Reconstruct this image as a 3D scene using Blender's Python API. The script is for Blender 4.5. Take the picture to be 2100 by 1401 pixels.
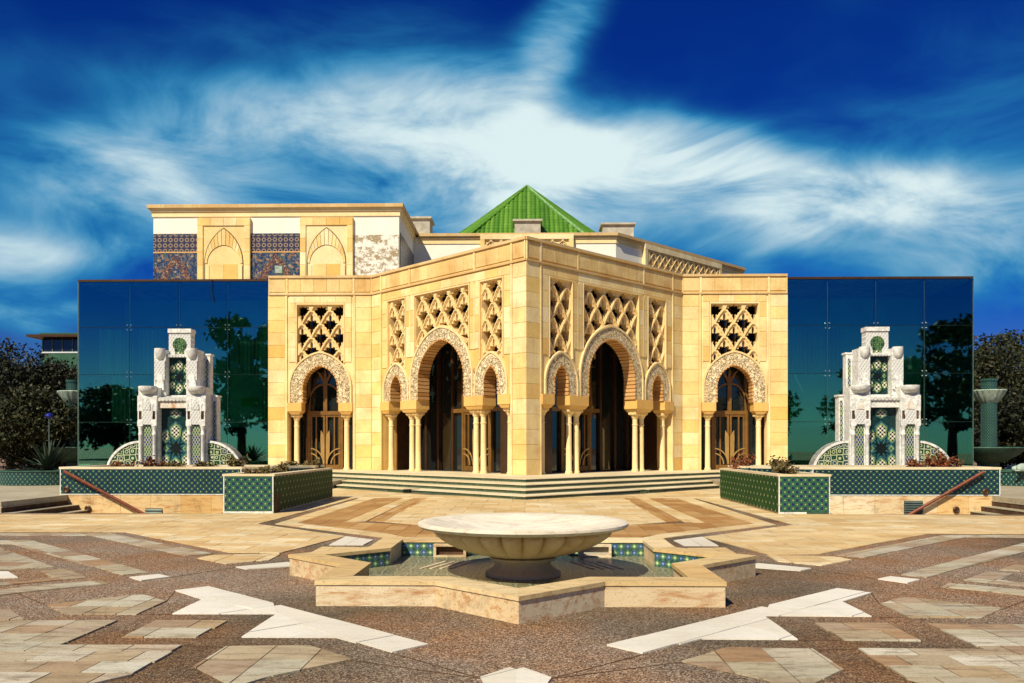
import bpy, bmesh, math, random
import numpy as np
from mathutils import Vector, Matrix
from mathutils.geometry import tessellate_polygon
for o in list(bpy.data.objects): bpy.data.objects.remove(o, do_unlink=True)
scene = bpy.context.scene
COL = scene.collection
PI = math.pi
R = math.radians
random.seed(7)

# ------------------------------------------------------------------ camera
F_PX, V0, CAM_H, PSI, CAM_X = 1730.0, 917.0, 1.5, R(1.1), 0.08
cam = bpy.data.cameras.new('camera'); camo = bpy.data.objects.new('camera', cam); COL.objects.link(camo)
camo.location = (CAM_X, 0, CAM_H); camo.rotation_euler = (R(90), 0, PSI)
cam.sensor_fit = 'HORIZONTAL'; cam.sensor_width = 36; cam.lens = 36 * F_PX / 2100
cam.shift_y = (V0 - 700.5) / 2100
cam.clip_start = 0.1; cam.clip_end = 3000
scene.camera = camo

def gp(u, v, z=0.0):
    """a photo pixel on a level surface of height z -> world x, y"""
    d = F_PX * (CAM_H - z) / (v - V0); X = (u - 1050) / F_PX * d
    return (CAM_X + X * math.cos(PSI) - d * math.sin(PSI), X * math.sin(PSI) + d * math.cos(PSI))
def at(u, v, y):
    """a photo pixel on the upright plane of depth y -> world x, z"""
    k = (u - 1050) / F_PX
    d = y / (math.cos(PSI) + k * math.sin(PSI))
    return (CAM_X + k * d * math.cos(PSI) - d * math.sin(PSI), CAM_H + (V0 - v) * d / F_PX)
def to_px(x, y, z):
    dx = x - CAM_X; X = dx * math.cos(PSI) + y * math.sin(PSI); d = max(.1, -dx * math.sin(PSI) + y * math.cos(PSI))
    return (1050 + F_PX * X / d, V0 - F_PX * (z - CAM_H) / d)

# ------------------------------------------------------------------ sun, sky, exposure
TO_SUN = Vector((-0.50, -0.87, 1.0)).normalized()
sun = bpy.data.lights.new('sun', 'SUN'); sun.energy = 4.9; sun.angle = R(0.5); sun.color = (1.0, 0.90, 0.71)
suno = bpy.data.objects.new('sun', sun); COL.objects.link(suno)
suno.rotation_euler = TO_SUN.to_track_quat('Z', 'Y').to_euler(); suno.location = (-20, -30, 40)
scene.view_settings.view_transform = 'Standard'; scene.view_settings.look = 'None'
scene.view_settings.gamma = 1; scene.view_settings.exposure = 0.30
try: scene.view_settings.use_curve_mapping = False
except Exception: pass

world = bpy.data.worlds.new('World'); scene.world = world; world.use_nodes = True
wt = world.node_tree; wt.nodes.clear()
def wn(t, **kw):
    n = wt.nodes.new(t)
    for k, v in kw.items(): setattr(n, k, v)
    return n
def wm(op, a, b=None, c=None, clamp=False):
    n = wn('ShaderNodeMath', operation=op); n.use_clamp = clamp
    for i, x in enumerate((a, b, c)):
        if x is None: continue
        if isinstance(x, (int, float)): n.inputs[i].default_value = x
        else: wt.links.new(x, n.inputs[i])
    return n.outputs[0]
def build_sky():
    L = wt.links.new
    sky = wn('ShaderNodeTexSky', sky_type='NISHITA'); sky.sun_disc = False
    sky.sun_elevation = math.asin(TO_SUN.z); sky.sun_rotation = math.atan2(TO_SUN.x, TO_SUN.y)
    sky.air_density = 1.0; sky.dust_density = 0.2; sky.ozone_density = 3.0
    tc = wn('ShaderNodeTexCoord')
    sp = wn('ShaderNodeSeparateXYZ'); L(tc.outputs['Generated'], sp.inputs[0])
    az = wm('ARCTAN2', sp.outputs[0], sp.outputs[1]); el = wm('ARCSINE', sp.outputs[2])
    cb = wn('ShaderNodeCombineXYZ'); L(az, cb.inputs[0]); L(el, cb.inputs[1])
    # wind-drawn warp of the cloud field
    mp = wn('ShaderNodeMapping'); mp.inputs['Scale'].default_value = (1, 1, 1.6); L(tc.outputs['Generated'], mp.inputs[0])
    nz = wn('ShaderNodeTexNoise'); nz.inputs['Scale'].default_value = 2.6; nz.inputs['Detail'].default_value = 3; nz.inputs['Roughness'].default_value = .5
    L(mp.outputs[0], nz.inputs['Vector'])
    ns = wn('ShaderNodeSeparateColor'); L(nz.outputs['Color'], ns.inputs[0])
    az2 = wm('MULTIPLY_ADD', wm('SUBTRACT', ns.outputs[0], .5), .34, az)
    el2 = wm('MULTIPLY_ADD', wm('SUBTRACT', ns.outputs[1], .5), .22, el)
    n2 = wn('ShaderNodeTexNoise'); n2.inputs['Scale'].default_value = 5.5; n2.inputs['Detail'].default_value = 7; n2.inputs['Roughness'].default_value = .58; n2.inputs['Distortion'].default_value = .6
    mp2 = wn('ShaderNodeMapping'); mp2.inputs['Scale'].default_value = (.8, .8, 2.2); mp2.inputs['Rotation'].default_value = (0, R(-14), 0); L(tc.outputs['Generated'], mp2.inputs[0]); L(mp2.outputs[0], n2.inputs['Vector'])
    # cloud banks: centre az, el, half widths, tilt, weight
    def pe(u, v):
        dx = (u - 1050) / F_PX; dz = (V0 - v) / F_PX
        return math.atan2(dx, 1) - PSI, math.atan2(dz, math.hypot(dx, 1))
    banks = [((1010, 285), .14, .058, -8, .92), ((600, 250), .15, .034, -4, .60), ((270, 280), .10, .03, -12, .42),
             ((1200, 80), .14, .030, 58, .58), ((1470, 390), .15, .04, -18, .80), ((1730, 460), .13, .04, -14, .55),
             ((1080, 440), .26, .05, -3, .58), ((1780, 545), .20, .03, 0, .50), ((110, 500), .16, .03, 3, .45),
             ((60, 640), .16, .012, 2, .50), ((640, 360), .20, .05, 4, .22), ((60, 300), .16, .08, 0, .26), ((60, 560), .22, .035, 0, .30), ((2010, 500), .12, .06, 0, .30), ((2050, 620), .1, .03, 0, .25), ((330, 400), .2, .03, 0, .2), ((1880, 330), .10, .06, 20, .15)]
    tot = None
    for (u, v), sa, se, rot, w in banks:
        a0, e0 = pe(u, v); c, s = math.cos(R(rot)), math.sin(R(rot))
        da = wm('SUBTRACT', az2, a0); de = wm('SUBTRACT', el2, e0)
        p = wm('DIVIDE', wm('MULTIPLY_ADD', da, c, wm('MULTIPLY', de, s)), sa)
        q = wm('DIVIDE', wm('MULTIPLY_ADD', da, -s, wm('MULTIPLY', de, c)), se)
        rr = wm('MULTIPLY_ADD', p, p, wm('MULTIPLY', q, q))
        g = wm('MULTIPLY', wm('EXPONENT', wm('MULTIPLY', rr, -.8)), w)
        tot = g if tot is None else wm('ADD', tot, g)
    # noise clouds, thickened out of view to whiten the fill light
    n3 = wn('ShaderNodeTexNoise'); n3.inputs['Scale'].default_value = 1.7; n3.inputs['Detail'].default_value = 4; n3.inputs['Roughness'].default_value = .5
    L(mp.outputs[0], n3.inputs['Vector'])
    gen = wm('MULTIPLY', wm('SUBTRACT', n3.outputs[0], .52), 2.6, clamp=True)
    away = wn('ShaderNodeMapRange'); away.interpolation_type = 'SMOOTHSTEP'; L(wm('ABSOLUTE', wm('ADD', az, PSI)), away.inputs[0]); away.inputs[1].default_value = .55; away.inputs[2].default_value = .95
    high = wn('ShaderNodeMapRange'); high.interpolation_type = 'SMOOTHSTEP'; L(el, high.inputs[0]); high.inputs[1].default_value = .52; high.inputs[2].default_value = .8
    tot = wm('MULTIPLY', tot, .68)
    tot = wm('ADD', tot, wm('MULTIPLY', gen, wm('MULTIPLY_ADD', wm('MAXIMUM', away.outputs[0], high.outputs[0]), .85, .22)))
    wisp = wm('MULTIPLY_ADD', wm('SUBTRACT', n2.outputs[0], .5), 3.0, .98)
    cl = wm('MULTIPLY', tot, wisp)
    cl = wm('SMOOTH_MIN', cl, 1.0, .3, clamp=True)
    cl = wm('MAXIMUM', cl, 0.0)
    # a deep polarised blue under the clouds
    tint = wn('ShaderNodeMix', data_type='RGBA', blend_type='MULTIPLY'); tint.inputs['Factor'].default_value = 1
    low = wn('ShaderNodeMapRange'); low.interpolation_type = 'SMOOTHSTEP'; L(el, low.inputs[0]); low.inputs[1].default_value = .17; low.inputs[2].default_value = -.02  # paler low sky, put in to whiten fill and glass reflections
    tm = wn('ShaderNodeMix', data_type='RGBA'); L(low.outputs[0], tm.inputs['Factor']); tm.inputs['A'].default_value = SKY_TINT; tm.inputs['B'].default_value = SKY_LOW
    L(sky.outputs[0], tint.inputs['A']); L(tm.outputs['Result'], tint.inputs['B'])
    def smooth(x, a, b):
        n = wn('ShaderNodeMapRange'); n.interpolation_type = 'SMOOTHSTEP'; L(x, n.inputs[0]); n.inputs[1].default_value = a; n.inputs[2].default_value = b; return n.outputs[0]
    m0 = wn('ShaderNodeMix', data_type='RGBA'); L(smooth(cl, .02, .42), m0.inputs['Factor']); L(tint.outputs['Result'], m0.inputs['A']); m0.inputs['B'].default_value = SKY_HAZE
    mx = wn('ShaderNodeMix', data_type='RGBA'); L(smooth(cl, .22, 1.0), mx.inputs['Factor']); L(m0.outputs['Result'], mx.inputs['A']); mx.inputs['B'].default_value = SKY_CLOUD
    bg = wn('ShaderNodeBackground'); bg.inputs['Strength'].default_value = .1; L(mx.outputs['Result'], bg.inputs[0])
    out = wn('ShaderNodeOutputWorld'); L(bg.outputs[0], out.inputs[0])
SKY_LOW = (.26, .40, .46, 1); SKY_TINT = (.008, .105, .50, 1); SKY_HAZE = (.22, 2.2, 4.2, 1); SKY_CLOUD = (5.9, 7.1, 7.2, 1)
build_sky()
# ------------------------------------------------------------------ material tools
class NT:
    def __init__(self, name):
        self.m = bpy.data.materials.new(name); self.m.use_nodes = True
        self.t = self.m.node_tree; self.t.nodes.clear()
        self.out = self.n('ShaderNodeOutputMaterial'); self.b = self.n('ShaderNodeBsdfPrincipled')
        self.t.links.new(self.b.outputs[0], self.out.inputs[0])
    def n(self, t, **kw):
        x = self.t.nodes.new(t)
        for k, v in kw.items(): setattr(x, k, v)
        return x
    def put(self, s, x):
        if x is None: return
        if isinstance(x, bpy.types.NodeSocket): self.t.links.new(x, s)
        elif isinstance(x, tuple) and len(x) == 3 and s.type == 'RGBA': s.default_value = (*x, 1)
        else: s.default_value = x
    def math(self, op, a, b=None, c=None, clamp=False):
        n = self.n('ShaderNodeMath', operation=op); n.use_clamp = clamp
        for i, x in enumerate((a, b, c)): self.put(n.inputs[i], x)
        return n.outputs[0]
    def mix(self, f, a, b, mode='MIX'):
        n = self.n('ShaderNodeMix', data_type='RGBA', blend_type=mode)
        self.put(n.inputs['Factor'], f); self.put(n.inputs['A'], a); self.put(n.inputs['B'], b)
        return n.outputs['Result']
    def coords(self, kind='Object'):
        return self.n('ShaderNodeTexCoord').outputs[kind]
    def pos(self):
        return self.n('ShaderNodeNewGeometry').outputs['Position']
    def scaled(self, v, s):
        n = self.n('ShaderNodeMapping'); n.inputs['Scale'].default_value = s; self.put(n.inputs[0], v); return n.outputs[0]
    def noise(self, v, scale, detail=4, rough=.55, dist=0, color=False):
        n = self.n('ShaderNodeTexNoise'); self.put(n.inputs['Vector'], v)
        n.inputs['Scale'].default_value = scale; n.inputs['Detail'].default_value = detail
        n.inputs['Roughness'].default_value = rough; n.inputs['Distortion'].default_value = dist
        return n.outputs['Color' if color else 0]
    def voro(self, v, scale, feature='F1', out=0, rnd=1.0):
        n = self.n('ShaderNodeTexVoronoi', feature=feature); self.put(n.inputs['Vector'], v)
        n.inputs['Scale'].default_value = scale; n.inputs['Randomness'].default_value = rnd
        return n.outputs[out]
    def ramp(self, f, *stops, interp='LINEAR'):
        n = self.n('ShaderNodeValToRGB'); self.put(n.inputs[0], f); n.color_ramp.interpolation = interp
        el = n.color_ramp.elements
        while len(el) < len(stops): el.new(.5)
        for e, (p, c) in zip(el, stops):
            e.position = p; e.color = (*c, 1) if isinstance(c, tuple) else (c, c, c, 1)
        return n.outputs[0]
    def rand(self):
        a = self.n('ShaderNodeObjectInfo').outputs['Random']; b = self.n('ShaderNodeNewGeometry').outputs['Random Per Island']
        return self.math('FRACT', self.math('ADD', a, b))
    def bump(self, h, strength=.5, dist=.01, prev=None):
        n = self.n('ShaderNodeBump'); self.put(n.inputs['Height'], h)
        n.inputs['Strength'].default_value = strength; n.inputs['Distance'].default_value = dist
        if prev is not None: self.put(n.inputs['Normal'], prev)
        return n.outputs[0]
    def done(self, col=None, rough=None, normal=None, metal=None, spec=None, **kw):
        b = self.b.inputs
        self.put(b['Base Color'], col); self.put(b['Roughness'], rough); self.put(b['Normal'], normal)
        self.put(b['Metallic'], metal); self.put(b['Specular IOR Level'], spec)
        for k, v in kw.items(): self.put(b[k.replace('_', ' ')], v)
        return self.m
MATS = {}

def sandstone(name, tones, stain=.5, bump=.35):
    t = NT(name); p = t.pos(); r = t.rand()
    c = t.ramp(r, *[(i / (len(tones) - 1), q) for i, q in enumerate(tones)])
    big = t.noise(p, .9, 5, .6); fine = t.noise(p, 9, 6, .65)
    c = t.mix(t.math('MULTIPLY', t.ramp(big, (.42, 0.0), (.72, 1.0)), stain), c, (.60, .36, .12))
    streak = t.noise(t.scaled(p, (5, 5, .35)), 1.4, 4, .6)
    c = t.mix(t.math('MULTIPLY', t.ramp(streak, (.56, 0.0), (.78, 1.0)), stain * .6), c, (.36, .22, .09))
    c = t.mix(.35, c, t.ramp(fine, (.3, (.72, .62, .48)), (.65, (1, 1, 1))), 'MULTIPLY')
    nb = t.bump(t.noise(p, 40, 5, .7), bump, .012)
    return t.done(c, .82, nb, spec=.25)
ST = [(.84, .60, .20), (.92, .78, .44), (.80, .50, .13), (.92, .76, .38), (.86, .62, .21), (.93, .80, .48), (.88, .68, .27)]
MATS['stone'] = sandstone('sandstone', ST, .62)
MATS['stone_cap'] = sandstone('weathered_sandstone', [(.66, .48, .22), (.72, .54, .28), (.58, .40, .18)], .85, .5)
MATS['stone_parapet'] = sandstone('streaked_parapet_stone', [(.82, .60, .24), (.86, .68, .31), (.74, .52, .20), (.80, .60, .28)], .95, .5)
MATS['stone_pale'] = sandstone('pale_sandstone', [(.87, .68, .33), (.90, .74, .41), (.85, .64, .29)], .35)
MATS['stone_impost'] = sandstone('impost_sandstone', [(.78, .47, .13), (.82, .54, .18)], .5)
MATS['stone_orange'] = sandstone('orange_sandstone', [(.66, .36, .11), (.72, .42, .15), (.60, .30, .08)], .35)
MATS['stone_lattice'] = sandstone('carved_sandstone', [(.84, .63, .29), (.86, .66, .32)], .3, .6)

def carved():
    t = NT('arabesque_carving'); p = t.coords('Object')
    w = t.noise(p, 2.6, 3, .5, color=True)
    q = t.n('ShaderNodeVectorMath', operation='ADD'); t.put(q.inputs[0], p)
    s = t.n('ShaderNodeVectorMath', operation='SCALE'); t.put(s.inputs[0], w); s.inputs['Scale'].default_value = .35; t.put(q.inputs[1], s.outputs[0])
    v1 = t.math('ABSOLUTE', t.math('SUBTRACT', t.noise(q.outputs[0], 5.2, 1, .4, .5), .5)); v2 = t.math('ABSOLUTE', t.math('SUBTRACT', t.noise(q.outputs[0], 10.5, 1, .4), .5))
    h = t.math('ADD', t.ramp(v1, (.012, 0.0), (.06, 1.0)), t.math('MULTIPLY', t.ramp(v2, (.01, 0.0), (.07, 1.0)), .7))
    c = t.mix(t.ramp(h, (.25, 0.0), (1.1, 1.0)), (.56, .36, .14), (.89, .73, .45))
    c = t.mix(t.ramp(t.noise(p, 1.1, 4), (.45, 0.0), (.75, .5)), c, (.66, .42, .17))
    return t.done(c, .85, t.bump(h, 1.0, .09), spec=.2)
MATS['carved'] = carved()

def voussoir():
    t = NT('brick_voussoir'); p = t.pos(); r = t.rand()
    c = t.ramp(r, (0, (.60, .32, .11)), (.5, (.70, .42, .17)), (1, (.52, .25, .07)))
    c = t.mix(.4, c, t.ramp(t.noise(p, 14, 5, .7), (.3, (.6, .5, .42)), (.65, (1, 1, 1))), 'MULTIPLY')
    return t.done(c, .85, t.bump(t.noise(p, 50, 4), .4, .01), spec=.2)
MATS['voussoir'] = voussoir()

def plain(name, col, rough=.5, metal=0.0, var=.12, scale=6, bump=.1, spec=.4):
    t = NT(name); p = t.pos()
    k = t.noise(p, scale, 4, .6)
    c = t.mix(1.0, col, t.ramp(k, (.3, (1 - var * 1.6,) * 3), (.7, (1 + var * .4,) * 3)), 'MULTIPLY')
    return t.done(c, rough, t.bump(k, bump, .01) if bump else None, metal=metal, spec=spec)
MATS['plaster'] = plain('white_plaster', (.86, .82, .68), .9, 0, .05, 1.3, .05, .2)
MATS['bronze'] = plain('bronze_anodised', (.27, .135, .032), .38, .35, .18, 3, .05)
MATS['bronze_dark'] = plain('dark_bronze', (.075, .034, .012), .42, .3, .2, 3, .05)
MATS['gold'] = plain('brass_blade', (.52, .32, .10), .35, .45, .15, 3, .05)
MATS['steel'] = plain('fitting_steel', (.55, .58, .55), .3, .8, .1, 3, 0)
MATS['rail'] = plain('rusty_painted_rail', (.20, .045, .016), .45, .1, .3, 9, .2)
MATS['soil'] = plain('planter_soil', (.10, .065, .035), .95, 0, .5, 14, .8, .1)
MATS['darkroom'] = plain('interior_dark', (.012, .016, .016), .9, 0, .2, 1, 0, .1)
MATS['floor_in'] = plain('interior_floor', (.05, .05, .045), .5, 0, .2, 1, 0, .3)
MATS['bark'] = plain('bark', (.09, .06, .035), .95, 0, .5, 8, .8, .1)
MATS['greymetal'] = plain('grey_metal', (.10, .14, .12), .5, .3, .2, 4, .05)
MATS['concrete'] = plain('roof_concrete', (.50, .47, .38), .9, 0, .25, 2, .3, .2)
MATS['dark_brown'] = plain('dark_brown_tone', (.12, .065, .035), .8, 0, .4, 5, .3, .2)  # dark brown; on the side steps it stands in for shade
MATS['greenblock'] = plain('green_stone', (.05, .12, .08), .6, 0, .3, 5, .2, .3)
MATS['greenwall'] = plain('green_render', (.04, .12, .07), .8, 0, .2, 1, .1, .2)
MATS['bluelamp'] = plain('blue_lamp_cap', (.01, .02, .30), .4, 0, .1, 3, 0)
MATS['fence'] = plain('fence_white', (.62, .66, .66), .6, 0, .1, 5, 0)
MATS['frog'] = plain('pale_green_stone', (.42, .52, .42), .8, 0, .3, 8, .4, .2)
MATS['cable'] = plain('cable_black', (.01, .01, .012), .5, 0, .1, 3, 0)

def peeling():
    t = NT('peeling_render'); p = t.pos()
    a = t.noise(p, 6.5, 8, .78); b = t.noise(t.scaled(p, (1, 1, 3)), .9, 4, .6)
    f = t.ramp(t.math('MULTIPLY_ADD', b, .5, t.math('MULTIPLY', a, .75)), (.60, 0.0), (.67, 1.0))
    c = t.mix(f, (.82, .78, .66), (.36, .27, .15))
    return t.done(c, .9, t.bump(f, .5, .02), spec=.2)
MATS['peeling'] = peeling()

def marble(name, base, vein, amt=.5, rusty=0.0):
    t = NT(name); p = t.pos()
    w = t.noise(p, 2.2, 6, .65, 1.6)
    v = t.math('ABSOLUTE', t.math('SUBTRACT', w, .5))
    c = t.mix(t.math('MULTIPLY', t.ramp(v, (0.0, 1.0), (.05, 0.0)), amt), base, vein)
    c = t.mix(.5, c, t.ramp(t.noise(p, 1.5, 4), (.3, (.80, .79, .72)), (.7, (1, 1, 1))), 'MULTIPLY')
    if rusty:
        s = t.noise(t.scaled(p, (6, 6, .8)), 1.2, 4, .6)
        c = t.mix(t.math('MULTIPLY', t.ramp(s, (.5, 0.0), (.68, 1.0)), rusty), c, (.50, .20, .05))
    return t.done(c, .5, t.bump(t.noise(p, 20, 4), .1, .01), spec=.35)
MATS['bowl_stone'] = sandstone('bowl_limestone', [(.86, .80, .64), (.88, .82, .68)], .22, .5)
MATS['bowl_rim'] = None
MATS['bowl_body'] = sandstone('weathered_bounce_tint_stone', [(.76, .58, .30), (.78, .61, .34)], .75, .6)  # warm base stands in for bounced light under the rim; stains are weathering
MATS['marble'] = marble('white_marble', (.80, .80, .74), (.34, .34, .34), .6)
MATS['marble_rust'] = marble('rust_stained_marble', (.78, .74, .62), (.4, .3, .2), .5, .9)
def carved_marble():
    t = NT('carved_marble'); p = t.coords('Object')
    sp = t.n('ShaderNodeSeparateXYZ'); t.put(sp.inputs[0], p)
    a = t.math('DIVIDE', sp.outputs[0], .10); b = t.math('DIVIDE', sp.outputs[2], .15)
    u = t.math('ABSOLUTE', t.math('SUBTRACT', t.math('FRACT', t.math('ADD', a, b)), .5)); v = t.math('ABSOLUTE', t.math('SUBTRACT', t.math('FRACT', t.math('SUBTRACT', a, b)), .5))
    h = t.ramp(t.math('MINIMUM', u, v), (.06, 1.0), (.2, 0.0))
    h = t.math('MAXIMUM', h, t.ramp(t.math('ABSOLUTE', t.math('SUBTRACT', t.noise(p, 16, 1), .5)), (.02, .35), (.05, 0.0)))
    c = t.mix(h, (.60, .60, .55), (.84, .84, .79))
    return t.done(c, .6, t.bump(h, .8, .025), spec=.3)
MATS['marble_carved'] = carved_marble()

def travertine(name, tones, dirt, amt):
    t = NT(name); p = t.pos(); r = t.rand()
    c = t.ramp(r, *[(i / (len(tones) - 1), q) for i, q in enumerate(tones)])
    st = t.noise(t.scaled(p, (1.1, 6, 6)), 2.2, 7, .72, .5)
    c = t.mix(t.math('MULTIPLY', t.ramp(st, (.48, 0.0), (.70, 1.0)), amt), c, dirt)
    pit = t.noise(p, 55, 3, .6)
    c = t.mix(t.math('MULTIPLY', t.ramp(pit, (.60, 0.0), (.68, 1.0)), amt * .7), c, (.12, .08, .05))
    big = t.noise(p, .5, 3)
    c = t.mix(.6, c, t.ramp(big, (.35, (.66, .62, .54)), (.65, (1, 1, 1))), 'MULTIPLY')
    grime = t.noise(p, 2.7, 6, .7, .8)
    c = t.mix(t.math('MULTIPLY', t.ramp(grime, (.54, 0.0), (.72, 1.0)), amt * .55), c, (.15, .10, .06))
    return t.done(c, t.ramp(st, (.4, .55), (.7, .8)), t.bump(t.math('ADD', st, t.math('MULTIPLY', pit, .6)), .35, .01), spec=.3)
MATS['trav'] = travertine('travertine_paving', [(.56, .52, .37), (.40, .30, .17), (.66, .62, .48), (.42, .26, .13), (.52, .50, .37), (.48, .36, .20), (.62, .60, .47), (.34, .20, .10)], (.17, .10, .05), .9)
MATS['cream'] = travertine('cream_paving', [(.80, .63, .33), (.74, .53, .24), (.86, .74, .46), (.68, .46, .19), (.78, .60, .31)], (.42, .25, .10), .75)
MATS['orange'] = travertine('ochre_paving', [(.52, .29, .09), (.42, .21, .06), (.60, .38, .15), (.48, .26, .08)], (.22, .10, .03), .75)
MATS['white'] = travertine('white_marble_paving', [(.80, .77, .66), (.84, .81, .71), (.78, .74, .62)], (.52, .44, .30), .28)
MATS['trav_wall'] = travertine('travertine_wall', [(.76, .64, .42), (.80, .70, .50), (.72, .56, .32), (.78, .66, .45)], (.48, .20, .05), 1.0)
MATS['trav_rust'] = travertine('rust_stained_travertine', [(.76, .56, .28), (.70, .46, .18), (.78, .60, .33)], (.46, .18, .04), 1.0)
MATS['bowl_rim'] = travertine('weathered_rim_stone', [(.86, .80, .64), (.86, .80, .64)], (.40, .28, .16), .55)
MATS['terrace'] = travertine('terrace_paving', [(.46, .42, .28), (.50, .45, .32), (.42, .36, .23)], (.20, .14, .07), .7)
MATS['tread'] = travertine('tread_stone', [(.80, .68, .42), (.82, .72, .48)], (.44, .30, .14), .5)

def aggregate():
    t = NT('pebble_aggregate'); p = t.pos()
    cells = t.voro(p, 105, 'F1', 1); d = t.voro(p, 105, 'F1', 0)
    s = t.n('ShaderNodeSeparateColor'); t.put(s.inputs[0], cells)
    c = t.ramp(s.outputs[0], (0, (.05, .038, .026)), (.3, (.15, .105, .068)), (.65, (.29, .205, .135)), (.88, (.52, .40, .29)), (1, (.70, .58, .44)))
    big = t.noise(p, .55, 4, .6)
    c = t.mix(t.ramp(big, (.42, 0.0), (.62, .9)), c, t.mix(1.0, c, (1.0, .70, .44), 'MULTIPLY'))
    dk = t.noise(p, .28, 3, .5)
    c = t.mix(1.0, c, t.ramp(dk, (.36, (.36, .37, .30)), (.56, (1, 1, 1))), 'MULTIPLY')
    return t.done(c, .8, t.bump(d, .6, .012), spec=.25)
MATS['agg'] = aggregate()

def tile_parts(t, cell):
    uv = t.coords('UV'); sp = t.n('ShaderNodeSeparateXYZ'); t.put(sp.inputs[0], uv)
    a = t.math('DIVIDE', sp.outputs[0], cell); b = t.math('DIVIDE', sp.outputs[1], cell)
    fa = t.math('SUBTRACT', t.math('FRACT', a), .5); fb = t.math('SUBTRACT', t.math('FRACT', b), .5)
    par = t.math('FLOORED_MODULO', t.math('ADD', t.math('FLOOR', a), t.math('FLOOR', b)), 2)
    d = t.math('SQRT', t.math('MULTIPLY_ADD', fa, fa, t.math('MULTIPLY', fb, fb)))
    aa = t.math('ABSOLUTE', fa); ab = t.math('ABSOLUTE', fb)
    return a, b, aa, ab, par, d
def step(t, x, edge, soft=.03, inv=False):
    return t.ramp(x, (max(0, edge - soft), 1.0 if inv else 0.0), (edge + soft, 0.0 if inv else 1.0))
def zellige(name, cell, ground, blue, line, cross, rough=.28, spec=.5):
    t = NT(name); a, b, aa, ab, par, d = tile_parts(t, cell)
    c = t.mix(step(t, d, .47, .02, True), ground, line)
    c = t.mix(step(t, d, .42, .02, True), c, t.mix(par, ground, blue))
    cr = t.math('MAXIMUM', t.math('MULTIPLY', step(t, aa, .09, .03, True), step(t, ab, .19, .03, True)), t.math('MULTIPLY', step(t, ab, .075, .03, True), step(t, aa, .19, .03, True)))
    c = t.mix(t.math('MULTIPLY', cr, t.math('SUBTRACT', 1.0, par)), c, cross)
    p = t.pos()
    worn = t.ramp(t.noise(p, 3.1, 5, .7), (.70, 0.0), (.74, 1.0))
    c = t.mix(t.math('MULTIPLY', worn, .8), c, (.34, .19, .09))
    c = t.mix(.6, c, t.ramp(t.noise(p, 1.6, 4), (.3, (.55, .6, .55)), (.7, (1, 1, 1))), 'MULTIPLY')
    return t.done(c, rough, t.bump(t.math('ADD', d, t.math('MULTIPLY', t.noise(p, 18, 2), .6)), .25, .006), spec=spec)
MATS['zell'] = zellige('green_zellige', .0905, (.010, .10, .045), (.006, .022, .10), (.10, .20, .08), (.42, .52, .16))
MATS['zell_side'] = zellige('side_zellige', .15, (.014, .07, .012), (.012, .05, .016), (.02, .075, .015), (.40, .48, .20), .6, .15)
MATS['zell_small'] = zellige('blue_green_zellige', .076, (.006, .052, .042), (.004, .015, .08), (.05, .11, .07), (.48, .58, .20))
MATS['zell_dark'] = zellige('dark_green_zellige', .085, (.010, .060, .035), (.006, .03, .06), (.05, .12, .07), (.30, .40, .30))
def basin_tile(name, ground, disc, cross):
    t = NT(name); uv = t.coords('UV'); sp = t.n('ShaderNodeSeparateXYZ'); t.put(sp.inputs[0], uv)
    fa = t.math('SUBTRACT', sp.outputs[0], .5); fb = t.math('SUBTRACT', sp.outputs[1], .5)
    d = t.math('SQRT', t.math('MULTIPLY_ADD', fa, fa, t.math('MULTIPLY', fb, fb)))
    aa = t.math('ABSOLUTE', fa); ab = t.math('ABSOLUTE', fb)
    c = t.mix(step(t, d, .46, .015, True), ground, (.26, .34, .20)); c = t.mix(step(t, d, .41, .015, True), c, disc)
    cr = t.math('MAXIMUM', t.math('MULTIPLY', step(t, aa, .08, .02, True), step(t, ab, .26, .02, True)), t.math('MULTIPLY', step(t, ab, .08, .02, True), step(t, aa, .26, .02, True)))
    c = t.mix(cr, c, cross)
    c = t.mix(.6, c, t.ramp(t.noise(t.pos(), 6, 4), (.3, (.5, .55, .5)), (.7, (1, 1, 1))), 'MULTIPLY')
    return t.done(c, .2, t.bump(d, .2, .004), spec=.5)
MATS['bt_green'] = basin_tile('green_cross_tile', (.02, .05, .14), (.02, .20, .05), (.72, .74, .45))
MATS['bt_blue'] = basin_tile('blue_cross_tile', (.02, .16, .06), (.012, .04, .20), (.24, .40, .55))
def riser_tile():
    t = NT('triangle_riser_tile'); uv = t.coords('UV'); sp = t.n('ShaderNodeSeparateXYZ'); t.put(sp.inputs[0], uv)
    fa = t.math('ABSOLUTE', t.math('SUBTRACT', t.math('FRACT', t.math('DIVIDE', sp.outputs[0], .105)), .5))
    fz = t.math('FRACT', t.math('DIVIDE', sp.outputs[1], .115))
    tri = t.math('LESS_THAN', t.math('MULTIPLY_ADD', fa, 1.5, t.math('MULTIPLY', fz, .9)), .42)
    n = t.voro(uv, 60, 'F1', 0)
    c = t.mix(tri, (.008, .028, .010), (.22, .26, .15))
    c = t.mix(t.math('GREATER_THAN', n, .75), c, (.22, .25, .14))
    return t.done(c, .5, spec=.4)
MATS['riser'] = riser_tile()
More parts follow.
